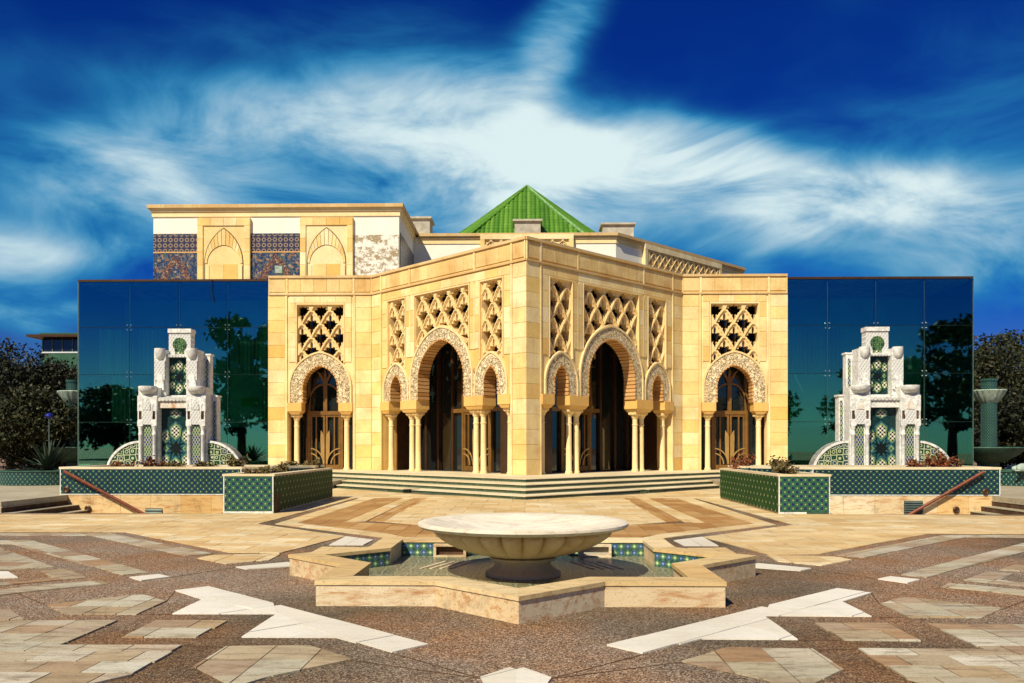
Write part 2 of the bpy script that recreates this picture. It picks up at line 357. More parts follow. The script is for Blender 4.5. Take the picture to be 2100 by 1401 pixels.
def girih(name, cell, ground, line, accent, roundish=True):
    t = NT(name); uv = t.coords('UV')
    v1 = t.voro(uv, 1 / cell, 'DISTANCE_TO_EDGE', 0, .35); v2 = t.voro(uv, 1 / cell, 'F1', 0, .35); col = t.voro(uv, 1 / cell, 'F1', 1, .35)
    s = t.n('ShaderNodeSeparateColor'); t.put(s.inputs[0], col)
    c = t.mix(t.ramp(s.outputs[0], (.45, 0.0), (.5, 1.0)), ground, accent)
    ring = t.math('ABSOLUTE', t.math('SUBTRACT', v2, .28))
    c = t.mix(t.ramp(ring, (.03, 1.0), (.06, 0.0)), c, line)
    c = t.mix(t.ramp(v1, (.04, 1.0), (.08, 0.0)), c, line)
    return t.done(c, .35, t.bump(v1, .3, .01), spec=.45)
MATS['girih'] = girih('green_star_mosaic', .19, (.012, .05, .022), (.50, .55, .30), (.03, .05, .08))
MATS['girih_green'] = girih('emerald_mosaic', .13, (.010, .06, .02), (.16, .26, .09), (.006, .03, .02))
MATS['floor_mosaic'] = girih('basin_floor_mosaic', .16, (.16, .15, .08), (.34, .32, .19), (.11, .12, .07))
def diamond(name, pal):
    t = NT(name); uv = t.coords('UV'); sp = t.n('ShaderNodeSeparateXYZ'); t.put(sp.inputs[0], uv)
    a = t.math('DIVIDE', sp.outputs[0], .085); b = t.math('DIVIDE', sp.outputs[1], .15)
    p = t.math('FRACT', t.math('ADD', a, b)); q = t.math('FRACT', t.math('SUBTRACT', a, b))
    ln = t.math('MINIMUM', t.math('ABSOLUTE', t.math('SUBTRACT', p, .5)), t.math('ABSOLUTE', t.math('SUBTRACT', q, .5)))
    band = t.math('FRACT', t.math('DIVIDE', sp.outputs[1], .62))
    c = t.mix(t.ramp(band, (.45, 0.0), (.55, 1.0)), pal[0], pal[1])
    c = t.mix(t.ramp(ln, (.08, 1.0), (.14, 0.0)), c, pal[2])
    return t.done(c, .35, spec=.45)
MATS['diamond'] = diamond('diamond_zellige', ((.02, .10, .06), (.01, .04, .16), (.46, .46, .24)))
def mesh_screen():
    t = NT('pierced_lattice_tile'); uv = t.coords('UV'); a, b, aa, ab, par, d = tile_parts(t, .062)
    c = t.mix(par, (.02, .025, .02), (.66, .64, .50))
    return t.done(c, .5, t.bump(par, .6, .01), spec=.3)
MATS['screen'] = mesh_screen()
def band_tile(name, lower):
    t = NT(name); uv = t.coords('UV'); p = t.pos()
    if not lower:
        a, b, aa, ab, par, d = tile_parts(t, .30)
        s = t.math('ABSOLUTE', t.math('SUBTRACT', d, t.math('MULTIPLY_ADD', t.math('COSINE', t.math('MULTIPLY', t.math('ARCTAN2', aa, ab), 8)), .06, .30)))
        c = t.mix(t.ramp(s, (.035, 1.0), (.07, 0.0)), (.022, .022, .055), (.46, .33, .17))
        v = t.voro(uv, 17, 'F1', 0)
        c = t.mix(t.ramp(v, (.12, 1.0), (.2, 0.0)), c, (.34, .24, .14))
    else:
        sp = t.n('ShaderNodeSeparateXYZ'); t.put(sp.inputs[0], uv)
        v1 = t.voro(uv, 2.4, 'DISTANCE_TO_EDGE', 0, .5); v2 = t.voro(uv, 7.5, 'DISTANCE_TO_EDGE', 0, .8); v3 = t.voro(uv, 7.5, 'F1', 1, .8)
        s = t.n('ShaderNodeSeparateColor'); t.put(s.inputs[0], v3)
        c = t.ramp(s.outputs[0], (0, (.010, .016, .07)), (.45, (.012, .04, .10)), (.68, (.04, .08, .08)), (.85, (.24, .11, .04)), (1, (.36, .24, .12)))
        c = t.mix(t.ramp(v2, (.03, 1.0), (.06, 0.0)), c, (.10, .13, .15))
        c = t.mix(t.ramp(v1, (.02, 1.0), (.05, 0.0)), c, (.01, .015, .06))
    return t.done(c, .35, t.bump(t.noise(p, 20, 2), .1, .01), spec=.45)
MATS['band_up'] = band_tile('tan_navy_zellige', False); MATS['band_low'] = band_tile('blue_zellige', True)

def band_arch():
    t = NT('orange_arch_zellige'); uv = t.coords('UV'); col = t.voro(uv, 10, 'F1', 1, .9); s = t.n('ShaderNodeSeparateColor'); t.put(s.inputs[0], col)
    c = t.ramp(s.outputs[0], (0, (.03, .03, .08)), (.35, (.18, .07, .025)), (.6, (.38, .18, .06)), (.8, (.09, .03, .03)), (1, (.45, .33, .18)))
    c = t.mix(t.ramp(t.voro(uv, 10, 'DISTANCE_TO_EDGE', 0, .9), (.04, 1.0), (.1, 0.0)), c, (.02, .015, .03))
    return t.done(c, .4, spec=.4)
MATS['band_arch'] = band_arch()
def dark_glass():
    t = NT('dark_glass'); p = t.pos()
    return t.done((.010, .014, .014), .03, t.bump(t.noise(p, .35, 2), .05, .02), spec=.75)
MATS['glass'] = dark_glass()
def wing_glass():
    t = NT('teal_curtain_glass'); p = t.pos()
    nb = t.bump(t.noise(p, .30, 2), .05, .025)
    g = t.n('ShaderNodeBsdfGlossy'); g.inputs['Roughness'].default_value = .015; g.inputs['Color'].default_value = (.44, .90, .76, 1); t.put(g.inputs['Normal'], nb)
    tr = t.n('ShaderNodeBsdfTransparent'); tr.inputs['Color'].default_value = (.55, .95, .80, 1)
    fr = t.n('ShaderNodeFresnel'); fr.inputs['IOR'].default_value = 1.5
    mx = t.n('ShaderNodeMixShader'); t.put(mx.inputs[0], t.math('MULTIPLY_ADD', fr.outputs[0], 0.9, .22, clamp=True))
    t.put(mx.inputs[1], tr.outputs[0]); t.put(mx.inputs[2], g.outputs[0]); t.put(t.out.inputs[0], mx.outputs[0])
    return t.m
MATS['wing_glass'] = wing_glass()
def curtain():
    t = NT('pleated_curtain'); p = t.pos(); sp = t.n('ShaderNodeSeparateXYZ'); t.put(sp.inputs[0], p)
    w = t.math('SINE', t.math('MULTIPLY', sp.outputs[0], 34))
    return t.done(t.mix(t.math('MULTIPLY_ADD', w, .5, .5), (.34, .40, .30), (.60, .62, .46)), .9, t.bump(w, .6, .05), spec=.1)
MATS['curtain'] = curtain()
MATS['wing_inner'] = plain('teal_inner_wall', (.30, .62, .50), .8, 0, .15, .6, 0, .2)
MATS['greenroom'] = plain('green_interior_panel', (.05, .42, .14), .7, 0, .1, 2, 0, .2)

def foliage(name, tones, trans=.25):
    t = NT(name)
    c = t.ramp(t.rand(), *[(i / (len(tones) - 1), q) for i, q in enumerate(tones)])
    return t.done(c, .6, None, spec=.3)
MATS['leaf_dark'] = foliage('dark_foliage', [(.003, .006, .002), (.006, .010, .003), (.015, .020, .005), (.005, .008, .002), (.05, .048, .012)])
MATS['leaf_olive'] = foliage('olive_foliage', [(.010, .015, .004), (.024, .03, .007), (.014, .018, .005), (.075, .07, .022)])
MATS['leaf_red'] = foliage('reddish_foliage', [(.14, .03, .014), (.28, .06, .02), (.08, .05, .016), (.34, .12, .04), (.07, .06, .02)])
MATS['leaf_brown'] = foliage('brown_olive_foliage', [(.10, .07, .02), (.17, .11, .03), (.07, .07, .02), (.24, .16, .06)])
MATS['agave'] = foliage('agave_blades', [(.02, .045, .025), (.045, .07, .04), (.03, .055, .03)])
def roof_tile():
    t = NT('green_glazed_tile'); p = t.pos()
    k = t.noise(p, 1.8, 5, .6); r = t.n('ShaderNodeNewGeometry').outputs['Random Per Island']
    c = t.ramp(t.math('MULTIPLY_ADD', r, .4, t.math('MULTIPLY', k, .6)), (.25, (.055, .16, .010)), (.55, (.10, .25, .018)), (.8, (.17, .33, .04)))
    sp = t.n('ShaderNodeSeparateXYZ'); t.put(sp.inputs[0], p)
    saw = t.math('FRACT', t.math('MULTIPLY', sp.outputs[2], 3.6))
    c = t.mix(t.ramp(saw, (.0, .75), (.25, 0.0)), c, (.02, .07, .008))
    return t.done(c, .4, t.bump(saw, .6, .05), spec=.4)
MATS['roof'] = roof_tile()
MATS['ridge_pale'] = plain('pale_green_ridge', (.22, .42, .16), .5, 0, .3, 5, .1)

# ------------------------------------------------------------------ mesh tools
def link(name, me, mat, parent=None):
    if isinstance(mat, str): mat = MATS[mat]
    if mat is not None and not me.materials: me.materials.append(mat)
    o = bpy.data.objects.new(name, me); COL.objects.link(o)
    if parent is not None: o.parent = parent
    return o
def auto_uv(me):
    uv = me.uv_layers.new(name='UVMap')
    for p in me.polygons:
        n = p.normal
        if abs(n.z) > .8:
            for li in p.loop_indices:
                v = me.vertices[me.loops[li].vertex_index].co; uv.data[li].uv = (v.x, v.y)
        else:
            h = math.hypot(n.x, n.y) or 1; tx, ty = -n.y / h, n.x / h
            for li in p.loop_indices:
                v = me.vertices[me.loops[li].vertex_index].co; uv.data[li].uv = (v.x * tx + v.y * ty, v.z)
class MB:
    def __init__(self): self.v = []; self.f = []
    def add(self, vs, fs):
        b = len(self.v); self.v += [tuple(x) for x in vs]; self.f += [tuple(b + i for i in q) for q in fs]; return self
    def box(self, x0, x1, y0, y1, z0, z1):
        return self.add([(x0, y0, z0), (x1, y0, z0), (x1, y1, z0), (x0, y1, z0), (x0, y0, z1), (x1, y0, z1), (x1, y1, z1), (x0, y1, z1)],
                        [(0, 3, 2, 1), (4, 5, 6, 7), (0, 1, 5, 4), (1, 2, 6, 5), (2, 3, 7, 6), (3, 0, 4, 7)])
    def prism(self, poly, z0, z1):
        """level polygon (x, y) raised from z0 to z1"""
        if area(poly) < 0: poly = poly[::-1]
        n = len(poly); vs = [(x, y, z0) for x, y in poly] + [(x, y, z1) for x, y in poly]
        tri = tessellate_polygon([[Vector((x, y, 0)) for x, y in poly]])
        fs = []
        for a, b, c in tri:
            if area([poly[a], poly[b], poly[c]]) < 0: a, c = c, a
            fs += [(n + a, n + b, n + c), (c, b, a)]
        fs += [(i, (i + 1) % n, n + (i + 1) % n, n + i) for i in range(n)]
        return self.add(vs, fs)
    def plate(self, outer, holes, y0, y1):
        """upright plate in x, z from y0 (front) to y1 with holes"""
        loops = [outer if area(outer) > 0 else outer[::-1]] + [h if area(h) < 0 else h[::-1] for h in holes]
        flat = [p for l in loops for p in l]; n = len(flat)
        tri = tessellate_polygon([[Vector((x, z, 0)) for x, z in l] for l in loops])
        fs = []
        for a, b, c in tri:
            if area([flat[a], flat[b], flat[c]]) < 0: a, c = c, a
            fs += [(a, b, c), (n + c, n + b, n + a)]
        s = 0
        for l in loops:
            m = len(l)
            for i in range(m):
                a, b = s + i, s + (i + 1) % m
                fs.append((b, a, n + a, n + b))
            s += m
        return self.add([(x, y0, z) for x, z in flat] + [(x, y1, z) for x, z in flat], fs)
    def lathe(self, prof, seg=32, cx=0, cy=0, mod=None, a0=0, a1=2 * PI):
        full = abs(a1 - a0 - 2 * PI) < 1e-6; cols = seg if full else seg + 1
        vs = []
        for r, z in prof:
            for i in range(cols):
                a = a0 + (a1 - a0) * i / seg; k = r if mod is None else mod(r, z, a)
                vs.append((cx + k * math.cos(a), cy + k * math.sin(a), z))
        fs = []
        for j in range(len(prof) - 1):
            for i in range(seg):
                i2 = (i + 1) % cols
                fs.append((j * cols + i, j * cols + i2, (j + 1) * cols + i2, (j + 1) * cols + i))
        return self.add(vs, fs)
    def tube(self, pts, r, seg=8, cap=True):
        pts = [Vector(p) for p in pts]; rs = r if isinstance(r, (list, tuple)) else [r] * len(pts)
        vs = []; prev = None
        for i, p in enumerate(pts):
            d = (pts[min(i + 1, len(pts) - 1)] - pts[max(i - 1, 0)]).normalized()
            ref = Vector((0, 0, 1)) if abs(d.z) < .9 else Vector((1, 0, 0))
            if prev is not None: ref = prev
            a = (ref - d * ref.dot(d)).normalized(); b = d.cross(a); prev = a
            for k in range(seg):
                t = 2 * PI * k / seg; vs.append(p + (a * math.cos(t) + b * math.sin(t)) * rs[i])
        fs = [(j * seg + k, j * seg + (k + 1) % seg, (j + 1) * seg + (k + 1) % seg, (j + 1) * seg + k) for j in range(len(pts) - 1) for k in range(seg)]
        if cap: fs += [tuple(range(seg))[::-1], tuple((len(pts) - 1) * seg + k for k in range(seg))]
        return self.add(vs, fs)
    def ribbon(self, pts, w, y0, y1):
        """flat bar of width w along points in x, z"""
        L_, R_ = [], []
        for i, (x, z) in enumerate(pts):
            a = pts[max(i - 1, 0)]; b = pts[min(i + 1, len(pts) - 1)]
            dx, dz = b[0] - a[0], b[1] - a[1]; h = math.hypot(dx, dz) or 1
            k = (w if not isinstance(w, (list, tuple)) else w[i]) / 2
            L_.append((x - dz / h * k, z + dx / h * k)); R_.append((x + dz / h * k, z - dx / h * k))
        return self.plate(L_ + R_[::-1], [], y0, y1)
    def mesh(self, name, smooth=False, uv=True):
        me = bpy.data.meshes.new(name); me.from_pydata(self.v, [], self.f); me.validate(); me.update()
        if uv: auto_uv(me)
        if smooth is True:
            me.polygons.foreach_set('use_smooth', [True] * len(me.polygons))
        elif smooth:
            me.polygons.foreach_set('use_smooth', [True] * len(me.polygons)); me.set_sharp_from_angle(angle=R(smooth))
        return me
    def build(self, name, mat, parent=None, smooth=False, loc=None, rz=None):
        o = link(name, self.mesh(name, smooth), mat, parent)
        if loc is not None: o.location = loc
        if rz is not None: o.rotation_euler = (0, 0, rz)
        return o
def area(p):
    return .5 * sum(p[i][0] * p[(i + 1) % len(p)][1] - p[(i + 1) % len(p)][0] * p[i][1] for i in range(len(p)))
def offset(poly, d):
    """move every edge of a simple polygon inwards by d"""
    if area(poly) < 0: poly = poly[::-1]
    n = len(poly); out = []
    for i in range(n):
        p0, p1, p2 = poly[i - 1], poly[i], poly[(i + 1) % n]
        def nl(a, b):
            dx, dy = b[0] - a[0], b[1] - a[1]; h = math.hypot(dx, dy); return (-dy / h, dx / h)
        n1, n2 = nl(p0, p1), nl(p1, p2); k = d / (1 + n1[0] * n2[0] + n1[1] * n2[1])
        out.append((p1[0] + (n1[0] + n2[0]) * k, p1[1] + (n1[1] + n2[1]) * k))
    return out
def clip(poly, nx, ny, c):
    """keep the part of a polygon with nx*x + ny*y <= c"""
    out = []
    for i in range(len(poly)):
        a, b = poly[i], poly[(i + 1) % len(poly)]
        da, db = nx * a[0] + ny * a[1] - c, nx * b[0] + ny * b[1] - c
        if da <= 0: out.append(a)
        if da * db < 0:
            t = da / (da - db); out.append((a[0] + (b[0] - a[0]) * t, a[1] + (b[1] - a[1]) * t))
    return out
def tag(o, label, cat, group=None):
    o['label'] = label; o['category'] = cat
    if group: o['group'] = group
    return o
def thing(name, label, cat, loc=(0, 0, 0), rz=0, group=None):
    o = bpy.data.objects.new(name, None); COL.objects.link(o); o.empty_display_size = .3
    o.location = loc; o.rotation_euler = (0, 0, rz); return tag(o, label, cat, group)
def kids(o): return [c for c in bpy.data.objects if c.parent == o]
def tree_copy(o, parent=None, _map=None):
    """a copy of an object with copies of its parts and sub-parts"""
    if _map is None:
        _map = {}
        for c in bpy.data.objects:
            if c.parent: _map.setdefault(c.parent.name, []).append(c)
    n = o.copy(); COL.objects.link(n); n.parent = parent
    for c in _map.get(o.name, []): tree_copy(c, n, _map)
    return n
BLOCKS = {}
def block_mesh(w, h, t=.03, mat='stone', c=.010):
    """a facing stone, back at y=0, face at y=-t, chamfered, centred in x, z"""
    key = (round(w, 3), round(h, 3), round(t, 3), mat)
    if key not in BLOCKS:
        w2, h2 = w / 2, h / 2; m = MB()
        ring = lambda i, y: [(-w2 + i, y, -h2 + i), (w2 - i, y, -h2 + i), (w2 - i, y, h2 - i), (-w2 + i, y, h2 - i)]
        m.add(ring(0, .02) + ring(0, -t + c) + ring(c, -t), [(0, 1, 5, 4), (1, 2, 6, 5), (2, 3, 7, 6), (3, 0, 4, 7), (4, 5, 9, 8), (5, 6, 10, 9), (6, 7, 11, 10), (7, 4, 8, 11), (8, 9, 10, 11)])
        BLOCKS[key] = m.mesh('stone_block')
    return BLOCKS[key]
def blocks(parent, x0, x1, z0, z1, course, length, mat='stone', t=.03, y=0.0, gap=.008, name='stone_block', stagger=.5, jitter=0.0):
    """courses of single facing stones over a rectangle of a wall"""
    nr = max(1, round((z1 - z0) / course)); ch = (z1 - z0) / nr; rng = random.Random(int((x0 * 31 + z0 * 17) * 1000))
    for r in range(nr):
        nb = max(1, round((x1 - x0) / length)); bl = (x1 - x0) / nb
        edges = [x0 + i * bl for i in range(nb + 1)]
        if nb > 1 and r % 2 and stagger: edges = [x0] + [x0 + (i + stagger) * bl for i in range(nb)] + [x1]
        if edges[-1] - edges[-2] < 1e-6: edges.pop()
        for a, b in zip(edges[:-1], edges[1:]):
            me = block_mesh(b - a - gap, ch - gap, t + (rng.choice((0, 0, .002, .004)) if jitter else 0), mat)
            o = link(name, me, mat, parent); o.location = ((a + b) / 2, y, z0 + (r + .5) * ch)
# ------------------------------------------------------------------ ground and paving
def structure(o): o['kind'] = 'structure'; return o
PLAT = .46                                   # entrance platform above the plaza
YC, YA, XA, XE = 31.1, 38.1, 7.0, 11.7       # pavilion: corner depth, side-front depth, half widths
TOP = 9.27
TERR = .254; SUNK = -.29
WY, BY0, BY1 = 21.75, 18.85, 24.5            # long planter front, box planter front and back
def mirror(p): return [(-x, y) for x, y in p][::-1]
sunk = [(-11.9, 18.95), (-6.9, 18.95), (-6.9, 21.9), (-11.9, 21.9)]
m = MB()
big = [(-900, -300), (900, -300), (900, 1800), (-900, 1800)]
loops = [big, sunk[::-1], mirror(sunk)[::-1]]
flat = [p for l in loops for p in l]
tri = tessellate_polygon([[Vector((x, y, 0)) for x, y in l] for l in loops])
m.add([(x, y, 0) for x, y in flat], [(a, b, c) if area([flat[a], flat[b], flat[c]]) > 0 else (c, b, a) for a, b, c in tri])
plaza = structure(m.build('plaza', 'agg'))

PAVERS = []
def region(px, mat, size=(.30, .30), rot=0, world=None, both=True, mirrored_mat=None, seed=0):
    """a paved field: photo pixels on the ground, cut into single slabs"""
    poly = world or [gp(u, v) for u, v in px]
    if both: poly = clip(poly, 1, 0, 0)
    if len(poly) < 3: return
    c, s = math.cos(R(rot)), math.sin(R(rot))
    loc = [(x * c + y * s, -x * s + y * c) for x, y in poly]
    xs = [p[0] for p in loc]; ys = [p[1] for p in loc]; w, l = size; g = .005
    rng = random.Random(seed + len(PAVERS)); slabs = []
    j0, j1 = math.floor(min(ys) / l), math.ceil(max(ys) / l)
    for j in range(j0, j1):
        off = rng.choice((0, .5)) * w if w > l else 0
        i0, i1 = math.floor((min(xs) - off) / w), math.ceil((max(xs) - off) / w)
        for i in range(i0, i1):
            q = loc
            for nx, ny, cc in ((-1, 0, -(off + i * w + g)), (1, 0, off + (i + 1) * w - g), (0, -1, -(j * l + g)), (0, 1, (j + 1) * l - g)):
                q = clip(q, nx, ny, cc)
                if len(q) < 3: break
            if len(q) < 3 or abs(area(q)) < .004: continue
            slabs.append([(x * c - y * s, x * s + y * c) for x, y in q])
    for q in slabs:
        PAVERS.append((q, mat))
        if both: PAVERS.append((mirror(q), mirrored_mat or mat))
# white arrow bands by the fountain
for q in ([(359, 1212.5), (428, 1204), (560, 1239), (569, 1260.5), (416, 1231)], [(416, 1231), (569, 1260.5), (353.5, 1260.5)], [(560, 1239), (879, 1323.5), (803, 1340), (688, 1309), (569, 1260.5)], [(569, 1260.5), (688, 1309), (495.5, 1308.5)]):
    region(q, 'white', (.46, .9), 45)
region([(985, 1392), (1060, 1367), (1140, 1392), (1085, 1420), (1000, 1420)], 'white', (.5, .5), 45)
# travertine fields of the foreground
region([(97, 1243), (135, 1261.5), (280, 1261.5), (340, 1235), (292, 1220.5), (163, 1235)], 'trav')
region([(251, 1309), (320, 1275), (467, 1275), (408, 1309)], 'trav', (.42, .30))
region([(-420, 1330), (-60, 1282), (40, 1275.5), (241, 1275), (122.7, 1326), (378.7, 1326), (269, 1387), (190, 1405), (60, 1440), (-420, 1440)], 'trav', (.36, .29))
region([(397, 1369), (464, 1328), (635, 1327), (724, 1355), (547, 1392), (480, 1412)], 'trav', (.36, .42))
region([(-300, 1130), (0, 1125), (112, 1165), (-300, 1185)], 'trav', (.6, .4))
region([(-200, 1172), (15, 1172.7), (37, 1186), (-200, 1194)], 'white', (.6, .5))
region([(-300, 1230), (-300, 1212), (55, 1193.5), (110, 1185), (82.7, 1172.7), (133, 1168.7), (178.7, 1186), (56, 1197.5)], 'trav', (.5, .5), 45)
region([(-180, 1230), (20, 1209.5), (149, 1196.7), (208, 1192), (221, 1199.3), (155, 1205.2), (37, 1218), (-150, 1240)], 'trav', (.4, .6), 45)
region([(-200, 1262), (18, 1252), (48, 1272), (-200, 1282)], 'trav', (.4, .4))
region([(-300, 1110), (62.7, 1109), (306.7, 1175.3), (253, 1180.7), (25, 1116.7), (-300, 1118)], 'trav', (.30, .62), 45)
region([(-300, 1095), (226.7, 1095), (437, 1136.7), (380, 1141), (184, 1099), (-300, 1099.5)], 'trav', (.34, .62), 45)
region([(262.7, 1185.5), (325, 1179.3), (349, 1184.7), (288, 1192.7)], 'white', (.9, .9), 45)
region([(405, 1146.4), (440, 1139.3), (576, 1137.6), (552, 1150), (464, 1158)], 'cream', (.5, .5))
region([(483, 1164), (589, 1154.3), (640, 1160), (505, 1169)], 'white', (.8, .8), 45)
region([(675, 1119), (709.5, 1100.7), (766.7, 1108.3), (745, 1119)], 'white', (.9, .9))
region([(633, 1137), (661, 1122.6), (737, 1123.8), (720, 1140)], 'cream', (.7, .7))
region([(762, 1125), (783, 1107), (850, 1108), (860, 1124), (800, 1128)], 'cream', (.6, .6))
# the pale field in front of the planters and the chevrons before the steps
region([(-900, 1092), (256, 1092), (469, 1134), (572, 1136), (709, 1101), (528.6, 1075.5), (735, 1021), (681, 1021), (555, 1053.5), (-900, 1061)], 'cream', (.62, .36))
region([(564, 1075.7), (740.5, 1021.4), (768, 1022.6), (608, 1073.8), (793, 1095.2), (828, 1102.4), (786, 1103.6), (752, 1098.8)], 'cream', (.7, .7))
region([(768, 1022.6), (608, 1073.8), (793, 1095.2), (850, 1105), (1090, 1112), (1090, 1090), (880, 1078.5), (708, 1071.4), (831, 1020.2)], 'orange', (.36, .72))
region([(708, 1071.4), (831, 1020.2), (855, 1019), (750, 1070.2)], 'cream', (.95, .8))
region([(757, 1069), (855, 1019), (883, 1019), (786, 1071)], 'orange', (.6, .8))
region([(786, 1071), (883, 1016), (1090, 1022), (1090, 1090), (880, 1078.5)], 'cream', (.7, .45))
region(None, 'cream', (.7, .45), world=[(-12.0, 31.5), (-12, 24.6), (-5.6, 24.6), (-4.4, 24.6), (-2.0, 24.6), (-.5, 23.4), (-7.0, 30.6)])

def px_area(q): return abs(area([to_px(x, y, 0) for x, y in q]))
def in_frame(q):
    c = [to_px(x, y, 0) for x, y in q]
    return any(-5 < u < 2105 and 917 < v < 1406 for u, v in c)
PAVERS = [p for p in PAVERS if in_frame(p[0])]
PAVERS.sort(key=lambda p: -px_area(p[0]))
rest = {}
rng = random.Random(3)
for k, (q, mat) in enumerate(PAVERS):
    h = .010 + rng.random() * .004
    if k < 300:
        cx = sum(p[0] for p in q) / len(q); cy = sum(p[1] for p in q) / len(q)
        o = MB().prism([(x - cx, y - cy) for x, y in q], 0, h).build('paving_slab', mat, plaza); o.location = (cx, cy, .001)
    else: rest.setdefault(mat, MB()).prism(q, .001, h)
for mat, mb in rest.items():
    o = mb.build('far_paving', mat, plaza); o['kind'] = 'stuff'

for a, b in (((724, 1355), (990, 1393)), ((408, 1309), (495, 1308.5)), ((280, 1261.5), (353, 1260.5)), ((340, 1235), (359, 1212.5)), ((378.7, 1326), (464, 1328)), ((97, 1243), (37, 1218)), ((803, 1340), (990, 1393)), ((349, 1184.7), (483, 1164))):
    for s in (1, -1):                            # narrow open joints in the pebble surface
        p, q = gp(*a), gp(*b); p, q = (s * p[0], p[1]), (s * q[0], q[1]); l = math.hypot(q[0] - p[0], q[1] - p[1])
        o = MB().box(0, l, -.005, .005, .0005, .003).build('expansion_joint', 'dark_brown', plaza); o.location = (p[0], p[1], 0); o.rotation_euler = (0, 0, math.atan2(q[1] - p[1], q[0] - p[0]))
# raised terraces left and right, sunken walks with side stairs
for s in (-1, 1):
    t1 = [(-120, 18.95), (-11.9, 18.95), (-11.9, 21.9), (-7.0, 21.9), (-7.0, 44), (-120, 44)]
    t1 = t1 if s < 0 else mirror(t1)
    structure(MB().prism(t1, -.4, TERR).build('terrace', 'terrace'))
    w = [(s * 11.95, 18.93), (s * 6.8, 18.93), (s * 6.8, 21.9), (s * 11.95, 21.9)]
    structure(MB().prism(w, -.5, SUNK).build('sunken_walk', 'terrace'))
    st = thing('side_stairs', 'stone stairs with shade-coloured dark risers, descending beside the %s' % ('tiled wall whose rail stops at a low wide vent' if s < 0 else 'tiled wall whose rail crosses a tall louvred vent'), 'stairs', (s * 11.6, 20.4, SUNK), 0, 'side stairs of the terrace')
    edges = [-11.35, -11.62, -11.89]; zs = [-.153, -.018, .118]
    for e, z in zip(edges, zs):
        a, b = sorted((s * e - s * 11.6, s * 11.93 * -1 * -1 - s * 11.6))
        x0, x1 = (-11.93 + 11.6, e + 11.6) if s < 0 else (-e - 11.6, 11.93 - 11.6)
        o = MB().box(min(x0, x1), max(x0, x1), -1.44, 1.34, 0 if e == edges[0] else zs[edges.index(e) - 1] - SUNK, z - SUNK).build('step', 'dark_brown', st)  # dark colour paints in the shade of the risers
        nx = (e + 11.6 + .012) if s < 0 else (-e - 11.6 - .012)
        MB().box(min(x0, nx), max(x1, nx), -1.445, 1.345, z - SUNK + .001, z - SUNK + .02).build('tread', 'terrace', o)
# entrance platform and its four tiled steps
def front_line(yc, fold=None):
    """plan of the V shaped front edge with its corner at depth yc"""
    c = (YC - yc) / math.sqrt(2); xf = XA + c * (math.sqrt(2) - 1); yf = YA - c
    return [(-13.2, yf), (-xf, yf), (0, yc), (xf, yf), (13.2, yf)]
steps = thing('entrance_steps', 'wide cream stone steps with green patterned tile risers before the sandstone entrance', 'steps', (0, 27, 0))
ycs = [23.75, 24.78, 25.88, 27.45]
for k, yc in enumerate(ycs):
    z0, z1 = .115 * k, .115 * (k + 1)
    fl = front_line(yc); back = [(13.2, 44), (-13.2, 44)]
    inner = [(x, y - 27) for x, y in fl + back]
    so = MB().prism(inner, z0 if k == 0 else z0 - .02, z1 - .02).build('step_riser', 'riser', steps)
    lip = front_line(yc - .02)
    MB().prism([(x, y - 27) for x, y in lip + back], z1 - .02, z1).build('tread', 'tread', so)
for s in (-1, 1):
    bx, by = gp(840 if s < 0 else 1325, 1010, .06)
    o = MB().box(-.42, .42, -.16, .5, .012, .125).build('step_light_box', 'riser', steps, rz=R(-45) if s < 0 else R(45)); o.location = (s * 4.15, YC - (YC - 23.75) + 4.15 - 27 - .25, 0)
    MB().box(-.44, .44, -.18, .52, .126, .145).build('box_lid', 'tread', o)
# ------------------------------------------------------------------ entrance pavilion
def arch(cx, a, zs, rise, zb=None, n=14):
    r = (a * a + rise * rise) / (2 * a); pts = []
    for i in range(n + 1):
        t = i / n; th = t * math.acos(max(-1, min(1, (r - a) / r)))
        pts.append((cx - (r * math.cos(th) - (r - a)), zs + r * math.sin(th)))
    right = [(2 * cx - x, z) for x, z in pts[:-1]][::-1]
    p = pts + right
    if zb is not None: p = [(cx - a, zb)] + p + [(cx + a, zb)]
    return p
def arch_z(u, cx, a, zs, rise):
    r = (a * a + rise * rise) / (2 * a); d = abs(u - cx)
    if d >= a: return zs
    return zs + math.sqrt(max(0, r * r - (d + r - a) ** 2))
def cross_hole(sc=1.0):
    """many-lobed opening of a lattice cell, unit: half pitch = 1"""
    cs = [(0, 0, .34), (0, .52, .14), (0, .70, .10), (.31, .22, .15), (.56, .0, .17), (.31, -.24, .16), (0, -.54, .18), (0, -.84, .11)]
    out = []
    for i in range(56):
        t = 2 * PI * i / 56; dx, dz = math.cos(t), math.sin(t); best = .24
        for x, z, r in cs:
            for q in ((x, z), (-x, z)):
                b = dx * q[0] + dz * q[1]; disc = b * b - (q[0] ** 2 + q[1] ** 2) + r * r
                if disc > 0 and b + math.sqrt(disc) > best: best = b + math.sqrt(disc)
        out.append((dx * best * sc, dz * best * sc))
    return out
def ogee_hole(sc, wob=.05):
    """pointed lozenge with scalloped flanks, half width 1, half height asp"""
    out = []
    for i in range(40):
        t = 2 * PI * i / 40; dx, dz = math.cos(t), math.sin(t)
        out.append((dx, dz))
    # upper edge: a pointed, lobed arch; lower edge: the two arches of the row below
    g = lambda t: t ** 1.45 - wob * abs(math.sin(3 * PI * t))
    up = [(-1 + 2 * i / 24, 1 - g(abs(-1 + 2 * i / 24))) for i in range(25)]
    lo = [(1 - 2 * i / 24, -g(1 - abs(1 - 2 * i / 24))) for i in range(1, 24)]
    return [(x * sc, (z * sc + .02)) for x, z in up + lo]
